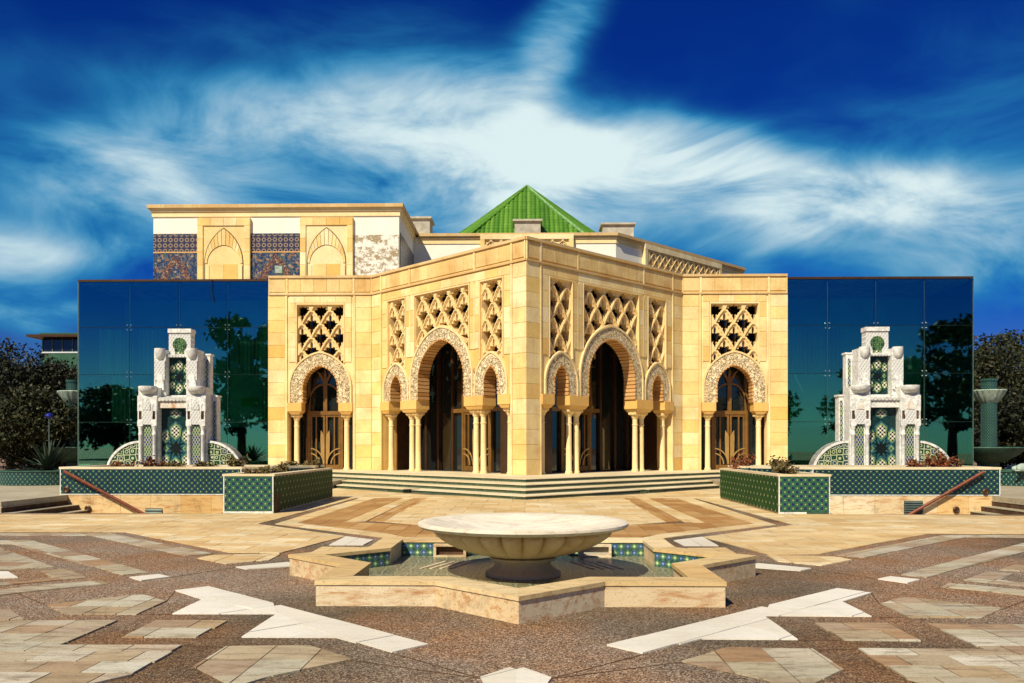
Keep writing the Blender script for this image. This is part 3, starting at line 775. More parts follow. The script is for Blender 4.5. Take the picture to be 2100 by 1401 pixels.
def lattice(parent, u0, u1, zt, ar, pitch, row, y, shift=0.0, depth=.34, name='lattice_screen', mat='stone_lattice', zb=None, z_off=.45, st=.065):
    """interlaced lattice screen of three stepped layers above an arch (cx, a, zs, rise) or a flat sill"""
    cx = (u0 + u1) / 2
    if ar: zb0 = arch_z(u0, *ar)
    else: zb0 = zb
    bot = [(u0, zb0)]
    if ar:
        bot += [(u0 + (u1 - u0) * i / 24, arch_z(u0 + (u1 - u0) * i / 24, *ar)) for i in range(1, 24)]
    bot += [(u1, zb0)]
    outer = bot + [(u1, zt), (u0, zt)]
    m = MB(); e = .018
    for shape, ya, yb, wz in ((cross_hole(1.14), y + 2 * st, y + depth, row * .86), (ogee_hole(.84, .08), y + st, y + 2 * st, row), (ogee_hole(.93, .05), y, y + st, row)):
        holes = []
        for j in range(-1, int((zt - zb0) / row) + 2):
            zc = zt - z_off * row - j * row
            for i in range(-6, 7):
                xc = cx + shift + (i + .5 * (j % 2)) * pitch
                h = [(xc + p[0] * pitch / 2, zc + p[1] * wz) for p in shape]
                full = abs(area(h))
                for nx, nz, c in ((-1, 0, -(u0 + e)), (1, 0, u1 - e), (0, 1, zt - e), (0, -1, -(zb0 + e))):
                    h = clip(h, nx, nz, c)
                    if len(h) < 3: break
                if len(h) < 3: continue
                if ar: h = [(x, max(z, arch_z(x, *ar) + e)) for x, z in h]
                g = []
                for p in h:
                    if not g or math.hypot(p[0] - g[-1][0], p[1] - g[-1][1]) > .004: g.append(p)
                if len(g) > 2 and math.hypot(g[0][0] - g[-1][0], g[0][1] - g[-1][1]) < .004: g.pop()
                if len(g) < 3 or abs(area(g)) < .10 * full: continue
                holes.append(g)
        m.plate(outer, holes, ya, yb)
    return m.build(name, mat, parent)
def ring_plate(m, inner, outer_, y0, y1):
    m.plate(inner + outer_[::-1], [], y0, y1)
def archway(parent, loc, rz, cx, a, zs, rise, w, zb, depth=.55, nv=11, key=[0]):
    """carved band round an arch (a part) with its single voussoirs (sub-parts)"""
    n = 28
    inn = arch(cx, a, zs, rise, zb, n); ext = arch(cx, a + w, zs, rise + w * 1.0, zb, n)
    m = MB(); ring_plate(m, inn, ext, -.05, .03)
    o = m.build('carved_arch_band', 'carved', parent, loc=loc, rz=rz)
    e2 = arch(cx, a + w + .07, zs, rise + w + .075, zb, n); m = MB(); ring_plate(m, [(x, z) for x, z in ext], e2, -.085, -.001)
    m.build('arch_moulding', 'stone_pale', o)
    # voussoirs: bars lining the opening, slightly proud of its edge
    path = arch(cx, a, zs, rise, zb, 60)
    cum = [0]
    for p, q in zip(path[:-1], path[1:]): cum.append(cum[-1] + math.hypot(q[0] - p[0], q[1] - p[1]))
    cnt = max(9, int(cum[-1] / .155)); cnt += cnt % 2 == 0
    def pt(s):
        s = min(max(s, 0), cum[-1] - 1e-6)
        for i in range(len(path) - 1):
            if cum[i + 1] >= s:
                t = (s - cum[i]) / ((cum[i + 1] - cum[i]) or 1)
                return (path[i][0] + (path[i + 1][0] - path[i][0]) * t, path[i][1] + (path[i + 1][1] - path[i][1]) * t)
    L = cum[-1]
    for k in range(cnt):
        s0, s1 = L * k / cnt + .02, L * (k + 1) / cnt - .02
        p, q = pt(s0), pt(s1); dx, dz = q[0] - p[0], q[1] - p[1]; h = math.hypot(dx, dz); nx, nz = dz / h, -dx / h
        c = [p, q, (q[0] + nx * .05, q[1] + nz * .05), (p[0] + nx * .05, p[1] + nz * .05)]
        mx, mz = (p[0] + q[0]) / 2, (p[1] + q[1]) / 2
        v = MB().plate([(x - mx, z - mz) for x, z in c], [], -.066, depth).build('voussoir', 'voussoir', o); v.location = (mx, 0, mz)
    return o
def column_mesh_cache():
    sh = MB().lathe([(.0, 0), (.15, 0), (.15, .05), (.135, .09), (.118, .11), (.113, 1.2), (.108, 1.95), (.125, 1.965), (.125, 2.0), (.108, 2.015), (.106, 2.24), (0, 2.24)], 20).mesh('column', 40)
    cp = MB(); a, b = .115, .205
    rows = [(a, 0, 1), (a + .012, .03, .8), (a + .02, .10, .5), (b - .03, .17, .2), (b, .19, 0), (b, .285, 0)]
    seg = 20; vs = []; fs = []
    for r, z, rd in rows:
        for i in range(seg):
            t = 2 * PI * i / seg + PI / 4; c, s = math.cos(t), math.sin(t); sq = 1 / max(abs(c), abs(s))
            k = r * (rd + (1 - rd) * sq * .98); vs.append((k * c, k * s, z))
    for j in range(len(rows) - 1):
        for i in range(seg): fs.append((j * seg + i, j * seg + (i + 1) % seg, (j + 1) * seg + (i + 1) % seg, (j + 1) * seg + i))
    cp.add(vs, fs)
    for s in (-1, 1):
        for q in (-.09, .09):
            cp.add(*torus(q, s * (b + .006), .235, .055, .014, 'y')); cp.add(*torus(s * (b + .006), q, .235, .055, .014, 'x'))
    return sh, cp.mesh('capital', 40)
def torus(x, y, z, R_, r, axis, a=10, b=5):
    vs = []; fs = []
    for i in range(a):
        t = 2 * PI * i / a
        for j in range(b):
            p = 2 * PI * j / b; k = R_ + r * math.cos(p); o = r * math.sin(p)
            vs.append((x + k * math.cos(t), y + o, z + k * math.sin(t)) if axis == 'y' else (x + o, y + k * math.cos(t), z + k * math.sin(t)))
    for i in range(a):
        for j in range(b): fs.append((i * b + j, i * b + (j + 1) % b, ((i + 1) % a) * b + (j + 1) % b, ((i + 1) % a) * b + j))
    return vs, fs
COLM, CAPM = column_mesh_cache()
pav = thing('entrance_pavilion', 'honey sandstone entrance pavilion with carved horseshoe arches and pierced lattice screens', 'building', (0, 36, 0))
BASE_Y = 36.0
def place(o, loc, rz): o.location = loc; o.rotation_euler = (0, 0, rz); return o
def frame(cx, cy, rz):
    """facet frame -> (x, y, rz) inside the pavilion"""
    return (cx, cy - BASE_Y, 0), rz
def local(loc, rz, u, y, z):
    c, s = math.cos(rz), math.sin(rz); return (loc[0] + u * c - y * s, loc[1] + u * s + y * c, loc[2] + z)
def add_column(loc, rz, u, y=.27):
    c = link('column', COLM, 'stone_pale', pav); place(c, local(loc, rz, u, y, PLAT), rz)
    k = link('capital', CAPM, 'stone_lattice', c); k.location = (0, 0, 2.24)
def impost(loc, rz, u0, u1):
    m = MB().box(u0, u1, -.10, .60, 3.12, 3.5)
    i = .13; zl = 2.985
    vs = [(u0 + i, -.02, zl), (u1 - i, -.02, zl), (u1 - i, .54, zl), (u0 + i, .54, zl), (u0 + .02, -.085, 3.119), (u1 - .02, -.085, 3.119), (u1 - .02, .585, 3.119), (u0 + .02, .585, 3.119)]
    m.add(vs, [(0, 3, 2, 1), (0, 1, 5, 4), (1, 2, 6, 5), (2, 3, 7, 6), (3, 0, 4, 7)])
    m.build('impost_block', 'stone_impost', pav, loc=loc, rz=rz)
def qarc(cx, cz, r, t0, t1, n=10): return [(cx + r * math.cos(R(t0 + (t1 - t0) * i / n)), cz + r * math.sin(R(t0 + (t1 - t0) * i / n))) for i in range(n + 1)]
def door(loc, rz, y, hw, ztr, ztop, cz=PLAT):
    """double glazed door with tulip blades, arcs and a fan light (local to a facet)"""
    m = MB()
    for s in (-1, 1): m.box(min(s * hw, s * (hw - .13)), max(s * hw, s * (hw - .13)), y - .08, y + .06, cz, ztop)
    m.box(-hw + .13, hw - .13, y - .09, y + .06, ztr, ztr + .17)
    d = m.build('door', 'bronze', pav, loc=loc, rz=rz)
    for s in (-1, 1):
        lf = MB()
        a, b = .018, hw - .14
        for p, q in ((a, a + .085), (b - .075, b), (b - .30, b - .235)): lf.box(min(s * p, s * q), max(s * p, s * q), y - .06, y + .02, cz + .02, ztr - .005)
        lf.box(min(s * (a + .085), s * (b - .075)), max(s * (a + .085), s * (b - .075)), y - .055, y + .015, cz + .02, cz + .22)
        lf.box(min(s * (a + .085), s * (b - .075)), max(s * (a + .085), s * (b - .075)), y - .055, y + .015, ztr - .10, ztr - .006)
        lf.build('door_leaf', 'bronze', d)
        bl = [(s * .03, cz + .26), (s * .03, ztr - 1.05), (s * .09, ztr - .88), (s * .20, ztr - .72), (s * .22, ztr - 1.1), (s * .20, cz + .75), (s * .10, cz + .3)]
        MB().plate(bl, [], y - .10, y - .062).build('tulip_blade', 'gold', d)
        for r, cx_ in ((.42, .70), (.62, .78)):
            pts = [(s * (hw - .14 - r * .98 * math.sin(R(t))), cz + .26 + r * 1.15 * math.cos(R(t))) for t in range(0, 91, 10)]
            MB().ribbon(pts, .055, y - .095, y - .061).build('door_arc', 'gold', d)
        top = cz + 4.0 if ztop < 6 else cz + 4.3
        pts = [(s * (.08 + .75 * math.sin(R(t))), ztr + .2 + (top - ztr - .25) * math.cos(R(t))) for t in range(0, 91, 10)]
        MB().ribbon(pts, .08, y - .08, y - .03).build('fan_arc', 'bronze', d)
        pts = [(0 + s * .02, top - .1), (s * .10, top + .15), (s * .24, top + .42), (s * .40, top + .58)]
        MB().ribbon(pts, [.05, .12, .11, .02], y - .075, y - .028).build('fan_leaf', 'bronze', d)
    MB().ribbon([(0, (cz + 4.0 if ztop < 6 else cz + 4.3) - .1), (0, (cz + 4.0 if ztop < 6 else cz + 4.3) + .3), (0, (cz + 4.0 if ztop < 6 else cz + 4.3) + .72)], [.06, .13, .02], y - .082, y - .029).build('fan_leaf', 'bronze', d)
    MB().box(-.09, .09, y - .085, y + .02, ztr + .17, cz + 4.0 if ztop < 6 else cz + 4.3).build('centre_post', 'bronze', d)
    return d
def parapet(loc, rz, half, divs, ext=0.0):
    """coping, string course and single parapet slabs"""
    p = MB().box(-half, half, -.005, .4, 8.40, 9.16).build('parapet', 'stone', pav, loc=loc, rz=rz)
    MB().box(-half - ext, half + ext, -.085, .42, 9.163, TOP).build('coping', 'stone_cap', p)
    MB().box(-half - ext, half + ext, -.075, -.002, 8.385, 8.455).build('string_course', 'stone_cap', p)
    for a, b in zip(divs[:-1], divs[1:]):
        n = max(1, round((b - a - .1) / .62)); blocks(p, a + .06, b - .06, 8.52, 9.10, .6, (b - a - .12) / n, 'stone_parapet', .032, -.005)
    for q in divs:
        x0, x1 = max(q - .05, -half), min(q + .05, half)
        if x1 - x0 > .01: MB().box(x0, x1, -.052, -.002, 8.457, 9.162).build('parapet_strip', 'stone', p)
def facet_side(cx, cy, rz):
    loc, rz = frame(cx, cy, rz); h = (XE - XA) / 2
    ai = (0, .82, 4.2, 1.02); am = (0, 1.31, 4.2, 1.51)
    outer = [(-h, PLAT), (-1.48, PLAT), (-1.48, 3.5)] + arch(*ai[:2], ai[2], ai[3], 3.5) + [(1.48, 3.5), (1.48, PLAT), (h, PLAT), (h, 8.4), (-h, 8.4)]
    zl = 7.95
    bot = [(-1.06 + 2.12 * i / 24, arch_z(-1.06 + 2.12 * i / 24, *am)) for i in range(25)]
    w = MB().plate(outer, [bot + [(1.06, zl), (-1.06, zl)]], 0, .55).build('wall', 'stone', pav, loc=loc, rz=rz)
    sx = -1 if cx < 0 else 1                       # outer end of this facet
    lo, hi = (-h - .028 if sx < 0 else -h + .014), (h - .014 if sx < 0 else h + .028)
    blocks(w, lo, -1.60, PLAT, 8.38, .56, 1.0); blocks(w, 1.60, hi, PLAT, 8.38, .56, 1.0)
    blocks(w, -1.42, 1.42, 8.03, 8.33, .3, .72); blocks(w, -1.42, -1.12, 5.35, 8.03, .68, .5); blocks(w, 1.12, 1.42, 5.35, 8.03, .68, .5)
    for s in (-1, 1):
        MB().box(min(s * 1.595, s * 1.50), max(s * 1.595, s * 1.50), -.05, .002, PLAT, 8.383).build('pilaster_strip', 'stone', w)
        MB().box(min(s * 1.115, s * 1.065), max(s * 1.115, s * 1.065), -.042, .002, 5.3, 8.0).build('frame_strip', 'stone_pale', w)
    MB().box(-1.115, 1.115, -.043, .002, 7.955, 8.025).build('frame_strip', 'stone_pale', w)
    place(lattice(pav, -1.06, 1.06, zl, am, .855, .613, .03, st=.04), loc, rz)
    archway(pav, loc, rz, *ai, .54, 3.5)
    parapet(loc, rz, h, [-h, -1.52, 1.52, h])
    impost(loc, rz, -1.48, -.84); impost(loc, rz, .84, 1.48)
    for u in (-1.145, 1.145): add_column(loc, rz, u)
    door(loc, rz, 1.0, .83, 3.0, 5.1)
    for s in (-1, 1): MB().box(min(s * 1.47, s * 1.6), max(s * 1.47, s * 1.6), .56, 1.07, PLAT, 8.3).build('reveal', 'bronze_dark', pav, loc=loc, rz=rz)
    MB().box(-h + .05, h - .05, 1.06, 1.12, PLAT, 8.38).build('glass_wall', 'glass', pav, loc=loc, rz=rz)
    for s in (-1, 1): MB().box(min(s * .84, s * .92), max(s * .84, s * .92), .98, 1.055, PLAT, 5.6).build('mullion', 'bronze_dark', pav, loc=loc, rz=rz)
    MB().box(sx * h - (.3 if sx > 0 else 0), sx * h + (0 if sx > 0 else .3), .551, 2.2, PLAT, 9.16).build('return_wall', 'stone', pav, loc=loc, rz=rz)
def facet_diag(cx, cy, rz):
    loc, rz = frame(cx, cy, rz); h = XA / math.sqrt(2)
    SM = (.42, 3.98, .69); CE = (.0, 1.52, 4.25, 1.70)
    outer = [(-h, PLAT), (-4.18, PLAT), (-4.18, 3.5)] + arch(-3.07, *SM, 3.5) + arch(*CE, 3.5) + arch(3.07, *SM, 3.5) + [(4.18, 3.5), (4.18, PLAT), (h, PLAT), (h, 8.4), (-h, 8.4)]
    zl = 7.93; holes = []
    lat = [(-3.69, -2.44, (-3.065, .83, 3.98, 1.21)), (-1.75, 1.75, (0, 1.92, 4.25, 2.26)), (2.44, 3.69, (3.065, .83, 3.98, 1.21))]
    for u0, u1, ar in lat:
        holes.append([(u0 + (u1 - u0) * i / 24, arch_z(u0 + (u1 - u0) * i / 24, *ar)) for i in range(25)] + [(u1, zl), (u0, zl)])
    w = MB().plate(outer, holes, 0, .55).build('wall', 'stone', pav, loc=loc, rz=rz)
    sx = 1 if cx < 0 else -1                       # end at the pavilion's corner
    lo, hi = (-h - .028 if sx < 0 else -h + .014), (h - .014 if sx < 0 else h + .028)
    blocks(w, lo, -4.25, PLAT, 8.38, .56, .8); blocks(w, 4.25, hi, PLAT, 8.38, .56, .8)
    blocks(w, -4.12, 4.12, 8.0, 8.33, .33, .69)
    for s in (-1, 1):
        blocks(w, *sorted((s * 2.36, s * 2.13)), 5.35, 8.0, .66, .5); blocks(w, *sorted((s * 1.83, s * 2.06)), 5.35, 8.0, .66, .5)
        blocks(w, *sorted((s * 3.77, s * 4.12)), 5.0, 8.0, .6, .5)
        MB().box(min(s * 4.24, s * 4.16), max(s * 4.24, s * 4.16), -.05, .002, PLAT, 8.383).build('pilaster_strip', 'stone', w)
        MB().box(min(s * 2.06, s * 2.13), max(s * 2.06, s * 2.13), -.036, .002, 5.35, 7.9).build('mullion_strip', 'stone_pale', w)
    for u0, u1, ar in lat:
        z0 = arch_z(u0, *ar) + .25
        MB().box(u0 - .055, u0 - .005, -.042, .002, z0, 7.985).build('frame_strip', 'stone_pale', w)
        MB().box(u1 + .005, u1 + .055, -.042, .002, z0, 7.985).build('frame_strip', 'stone_pale', w)
        MB().box(u0 - .003, u1 + .003, -.043, .002, 7.935, 7.985).build('frame_strip', 'stone_pale', w)
        sm = u1 - u0 < 2
        place(lattice(pav, u0, u1, zl, ar, .80 if sm else .875, .613, .03, st=.04), loc, rz)
    archway(pav, loc, rz, *CE, .45, 3.5); archway(pav, loc, rz, -3.07, *SM, .45, 3.5); archway(pav, loc, rz, 3.07, *SM, .45, 3.5)
    for s in (-1, 1):
        MB().plate([(s * 1.98, 3.5), (s * 2.19, 3.5), (s * 2.19, 4.25), (s * 2.085, 4.6), (s * 1.98, 4.25)], [], -.045, .002).build('carved_knot', 'carved', w)
    lx, ly, lz = local(loc, rz, .1 if cx < 0 else -.1, 1.25, 4.95)
    ln = thing('porch_lantern', 'small metal lantern hanging inside the big %s' % ('sunlit arch, entrance left of the corner' if cx < 0 else 'shaded arch, entrance right of the corner'), 'lantern', (lx, ly + BASE_Y, lz), rz, 'lanterns in the porch')
    o = MB().lathe([(0, 0), (.10, .03), (.14, .10), (.14, .42), (.17, .44), (.03, .62), (.015, .66), (0, .66)], 8).build('lantern_body', 'steel', ln); MB().tube([(0, 0, .65), (0, 0, 8.5 - lz)], .012, 6).build('hanging_rod', 'bronze_dark', ln)
    parapet(loc, rz, h, [-h, -4.2, -2.1, 2.1, 4.2, h] if True else None, .03)
    for u0, u1 in ((-4.18, -3.51), (-2.67, -1.54), (1.54, 2.67), (3.51, 4.18)): impost(loc, rz, u0, u1)
    for u in (-3.84, -2.31, -1.88, 1.88, 2.31, 3.84): add_column(loc, rz, u)
    for s in (-1, 1): (MB().box(min(s * 4.17, s * 4.3), max(s * 4.17, s * 4.3), .56, .8, PLAT, 8.3).build('reveal', 'stone_impost', pav, loc=loc, rz=rz), MB().box(min(s * 4.1, s * 4.3), max(s * 4.1, s * 4.3), .805, 2.07, PLAT, 8.3).build('reveal', 'bronze_dark', pav, loc=loc, rz=rz))
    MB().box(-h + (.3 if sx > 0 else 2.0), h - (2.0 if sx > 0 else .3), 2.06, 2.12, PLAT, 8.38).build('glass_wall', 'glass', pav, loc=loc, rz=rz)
    door(loc, rz, 2.0, .95, 3.0, 5.9)
    for u in (-3.5, -2.62, -1.62, 1.62, 2.62, 3.5): MB().box(u - .07, u + .07, 1.94, 2.055, PLAT, 6.4).build('mullion', 'bronze_dark', pav, loc=loc, rz=rz)
    MB().box(-1.55, -.96, 1.95, 2.056, 3.0, 3.17).build('transom', 'bronze', pav, loc=loc, rz=rz); MB().box(.96, 1.55, 1.95, 2.056, 3.0, 3.17).build('transom', 'bronze', pav, loc=loc, rz=rz)
facet_side(-(XA + XE) / 2, YA, 0); facet_side((XA + XE) / 2, YA, 0)
facet_diag(-XA / 2, (YC + YA) / 2, R(-45)); facet_diag(XA / 2, (YC + YA) / 2, R(45))
roofp = [(-11.35, 38.4), (-7.05, 38.4), (0, 31.5), (7.05, 38.4), (11.35, 38.4), (11.35, 45.4), (-11.35, 45.4)]
MB().prism([(x, y - BASE_Y) for x, y in roofp], 8.5, 8.72).build('roof_slab', 'concrete', pav)
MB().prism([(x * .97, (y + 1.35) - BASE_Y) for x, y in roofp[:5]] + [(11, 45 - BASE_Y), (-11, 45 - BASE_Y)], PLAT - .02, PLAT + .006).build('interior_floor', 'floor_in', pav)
fl = thing('floodlight', 'grey floodlight on a bracket above the pavilion parapet, facing the blue tiled wall panel', 'floodlight', (at(572, 552, 41)[0], 41, 8.72))
o = MB().box(-.2, .2, -.07, .07, 1.25, 1.65).build('lamp_housing', 'greymetal', fl); MB().box(-.17, .17, -.08, -.071, 1.28, 1.62).build('lamp_glass', 'frog', o)
MB().box(-.03, .03, -.03, .03, 0, 1.25).build('bracket', 'greymetal', fl); MB().box(-.15, .15, -.1, .1, 0, .03).build('base_plate', 'greymetal', fl)
def ball(c, r, a=8, b=5):
    vs = []; fs = []
    for j in range(b + 1):
        p = PI * j / b
        for i in range(a):
            t = 2 * PI * i / a; vs.append((c[0] + r * math.sin(p) * math.cos(t), c[1] + r * math.sin(p) * math.sin(t), c[2] + r * math.cos(p)))
    for j in range(b):
        for i in range(a): fs.append((j * a + i, (j + 1) * a + i, (j + 1) * a + (i + 1) % a, j * a + (i + 1) % a))
    return vs, fs

# ------------------------------------------------------------------ upper hall behind the pavilion
HY = 45.5; HX0, HX1 = -20.3, -6.9; HT = 14.62
hall = thing('upper_hall', 'white walled hall with sandstone cornice and tiled panels rising behind the pavilion', 'building', (0, 50, 0))
def hb(m, name, mat, parent=hall, **k): return m.build(name, mat, parent, loc=(0, 0, 0), **k)
def hbox(name, mat, x0, x1, y0, y1, z0, z1, parent=hall): return MB().box(x0, x1, y0 - 50, y1 - 50, z0, z1).build(name, mat, parent)
lw = hbox('wall', 'plaster', HX0, HX1, HY, 72, 8.4, HT - .3)
hbox('cornice_band', 'stone_pale', HX0 - .06, HX1 + .06, HY - .06, 72.05, HT - .62, HT - .36)
hbox('cornice_slope', 'stone_pale', HX0 - .12, HX1 + .12, HY - .13, 72.1, HT - .355, HT - .20)
cap = hbox('cornice', 'stone_cap', HX0 - .25, HX1 + .25, HY - .26, 72.2, HT - .197, HT)
for i in range(14):                              # single cornice stones proud of the slab
    a = HX0 - .25 + (HX1 - HX0 + .5) * i / 14; b = HX0 - .25 + (HX1 - HX0 + .5) * (i + 1) / 14
    o = link('cornice_stone', block_mesh(b - a - .008, .19, .012, 'stone_cap'), 'stone_cap', cap); o.location = ((a + b) / 2, HY - .26 - 50, HT - .1)
def fx(u): return at(u, 500, HY)[0]
zt = at(360, 480, HY)[1]; zm = at(360, 518, HY)[1]
for a, b in ((315, 407), (515, 617)):
    x0, x1 = fx(a), fx(b)
    up = hbox('tile_panel', 'band_up', x0, x1, HY - .03, HY - .001, zm, zt); hbox('tile_panel', 'band_low', x0, x1, HY - .031, HY - .001, 8.4, zm - .004)
    ca = (x0 + x1) / 2; ra = (x1 - x0) / 2 * .98; o = MB().plate(arch(ca, ra, 8.9, zm - 8.98, 8.45) + arch(ca, ra - .42, 8.9, zm - 9.5, 8.45)[::-1], [], HY - .036 - 50, HY - .0312 - 50).build('tile_arch', 'band_arch', hall)
    hbox('tile_border', 'stone_orange', x0, x1, HY - .04, HY - .03, zm - .03, zm + .03); hbox('tile_border', 'band_low', x0, x1, HY - .036, HY - .029, zt - .07, zt)
hbox('bare_render', 'peeling', fx(725), HX1 - .02, HY - .028, HY - .001, 8.4, at(760, 482, HY)[1])
hbox('side_tile_panel', 'band_low', HX1 + .001, HX1 + .03, HY + .3, 51.2, 8.4, zt + .1)
for a, b in ((407, 515), (617, 725)):
    x0, x1 = fx(a), fx(b); c = (x0 + x1) / 2; hw = (x1 - x0) / 2; zn = at(460, 449, HY)[1]
    n = MB().box(-hw, hw, -.14, -.001, 8.4, zn).build('niche_panel', 'stone_pale', hall); n.location = (c, HY - 50, 0)
    zi = zn - .42
    # raised flat frame in single stones round the sunk field
    blocks(n, -hw, hw, zi, zn, .42, .7, 'stone', .06, -.14); blocks(n, -hw, -hw + .32, 8.5, zi, .75, .4, 'stone', .06, -.14); blocks(n, hw - .32, hw, 8.5, zi, .75, .4, 'stone', .06, -.14)
    blocks(n, -.74, .74, 8.5, 11.4, .97, .74, 'stone', .02, -.14)
    zs = 11.45; ro = 1.03; rise = 1.88; ri = .9; OA = arch(0, ro, zs, rise, n=45); IA = arch(0, ri, zs, .97, n=45)
    MB().plate(OA + IA[::-1], [], -.15, -.1395).build('arch_bed', 'dark_brown', n)
    for k in range(15):                          # blind arch of radiating voussoirs
        i0, i1 = 6 * k, 6 * (k + 1)
        q = OA[i0:i1 + 1] + IA[i0:i1 + 1][::-1]; mx_ = sum(p[0] for p in q) / len(q); mz_ = sum(p[1] for p in q) / len(q)
        q = [(mx_ + (x - mx_) * .88, mz_ + (z - mz_) * .97) for x, z in q]
        MB().plate(q, [], -.18, -.139).build('arch_stone', 'stone', n)
    ex = arch(0, ro + .03, zs, rise + .04, 8.5); MB().plate(ex + arch(0, ro + .005, zs, rise + .01, 8.5)[::-1], [], -.17, -.139).build('arch_line', 'bronze_dark', n)
    for s in (-1, 1): MB().box(min(s * .80, s * 1.0), max(s * .80, s * 1.0), -.175, -.139, 8.5, zs - .12).build('jamb_strip', 'stone_pale', n)
# recessed centre and the slanting right wall
WB = 51.3; RX = 5.4; EX, EY = 15.6, 61.5
plan = [(HX1 + .01, WB), (RX, WB), (EX, EY), (EX, 84), (HX1 + .01, 84)]
hb(MB().prism([(x, y - 50) for x, y in plan], 8.4, HT - .35), 'wall', 'plaster')
def grown(d): return [(HX1 + .3, WB - d), (RX + d * .41, WB - d), (EX + d, EY - d * .41), (EX + d, 84), (HX1 + .3, 84)]
hb(MB().prism([(x, y - 50) for x, y in grown(.05)], HT - .75, HT - .48), 'cornice_band', 'stone_pale')
hb(MB().prism([(x, y - 50) for x, y in grown(.12)], HT - .477, HT - .33), 'cornice_slope', 'stone_cap')
hb(MB().prism([(x, y - 50) for x, y in grown(.24)], HT - .327, HT - .15), 'cornice', 'stone_cap')
# centre frieze
fr = hbox('frieze_frame', 'stone_pale', -2.82, 2.82, WB - .16, WB + .01, 12.1, HT - .30)
lt = lattice(hall, -2.55, 2.55, HT - .55, None, .62, .26, 0, depth=.10, st=.03, name='carved_frieze', zb=12.4); lt.location = (0, WB - .27 - 50, 0)
for a, b, c, d in ((-2.82, 2.82, HT - .54, HT - .24), (-2.82, -2.56, 12.1, HT - .545), (2.56, 2.82, 12.1, HT - .545)): hbox('frieze_moulding', 'stone', a, b, WB - .30, WB - .161, c, d)
# slanting lattice wall on the right
L = math.hypot(EX - RX, EY - WB); rz = math.atan2(EY - WB, EX - RX)
def on_right(u):
    lo, hi = 0, 1
    for _ in range(40):
        q = (lo + hi) / 2
        if to_px(RX + (EX - RX) * q, WB + (EY - WB) * q, 10)[0] < u: lo = q
        else: hi = q
    return lo * L
u0, u1 = on_right(1322), on_right(1470)
pn = MB().box(u0 - .25, u1 + .25, -.10, .01, 8.5, HT - .35).build('screen_wall', 'stone_pale', hall, loc=(RX, WB - 50, 0), rz=rz)
lattice(pn, u0, u1, HT - .7, None, .62, .36, -.22, depth=.09, st=.022, name='carved_screen', zb=9.0)
MB().box(u0 - .25, u1 + .25, -.26, -.101, HT - .69, HT - .36).build('screen_moulding', 'stone', pn)
for a in (u0 - .25, u1 + .003): MB().box(a, a + .247, -.25, -.101, 8.5, HT - .693).build('screen_moulding', 'stone', pn)
for k in range(3):
    c = u0 + (u1 - u0) * (.22 + .28 * k); ar = arch(c, .62, 10.35, 1.0, 9.0)
    MB().plate(arch(c, .55, 10.35, .92, 9.0), [], -.235, -.205).build('blind_arch', 'stone_orange', pn)
    MB().plate(arch(c, .55, 10.35, .92, 9.0) + arch(c, .68, 10.35, 1.08, 9.0)[::-1], [], -.30, -.222).build('arch_band', 'stone_lattice', pn)
# roof boxes
for u, v, w, hh, yy in ((866, 452, 1.15, .75, 54), (1082, 457, 1.7, .9, 56), (1265, 464, 2.0, .7, 55.5)):
    x, z = at(u, v, yy)
    q = MB().box(-w / 2, w / 2, -.8, .8, HT - .35, z - .12).build('roof_vent', 'concrete', hall); q.location = (x, yy - 50, 0)
    MB().box(-w / 2 - .12, w / 2 + .12, -.95, .95, z - .118, z).build('vent_lid', 'concrete', q)
# green tiled pyramid
PYY = 62.0; px0, pz0 = at(1081, 384, PYY); pbase = 14.9; PR = (pz0 - pbase) * 1.42
pyr = MB().lathe([(PR - .5, 13.8), (PR - .5, pbase + .1)], 6, a0=0).build('pyramid_roof', 'plaster', hall, loc=(px0, PYY - 50, 0))
for k in range(6):
    a0, a1 = PI / 3 * k, PI / 3 * (k + 1); A = Vector((PR * math.cos(a0), PR * math.sin(a0), pbase)); B = Vector((PR * math.cos(a1), PR * math.sin(a1), pbase)); T = Vector((0, 0, pz0))
    nrm = (B - A).cross(T - A).normalized(); m = MB(); n = 26; vs = []; fs = []
    Mid = (A + B) / 2
    for i in range(n):                           # half-round tile courses running up the slope
        f0, f1 = i / n, (i + 1) / n; ridge = []
        for q, bump in ((f0, 0), (f0 + .2 / n, .07), (f0 + .5 / n, .11), (f0 + .8 / n, .07), (f1, 0)):
            b0 = A.lerp(B, q); k_ = 1 - abs(q - .5) * 2; up = (T - Mid); top = b0 + up * k_ * .995
            ridge.append((b0 + nrm * bump, top + nrm * bump * .9))
        rows_ = 9
        base = len(vs)
        for j in range(rows_ + 1):
            for lo_, hi_ in ridge:
                t = j / rows_; vs.append(lo_.lerp(hi_, t) + nrm * (.0))
        for j in range(rows_):
            for c in range(4): fs.append((base + j * 5 + c, base + j * 5 + c + 1, base + (j + 1) * 5 + c + 1, base + (j + 1) * 5 + c))
    m.add(vs, fs); m.build('tile_slope', 'roof', pyr)
    m = MB().tube([A * 1.01 + nrm * .02, A.lerp(T, .5) + Vector((0, 0, .06)), T + Vector((0, 0, .08))], .10, 6); m.build('ridge_tiles', 'ridge_pale' if k in (5,) else 'roof', pyr)

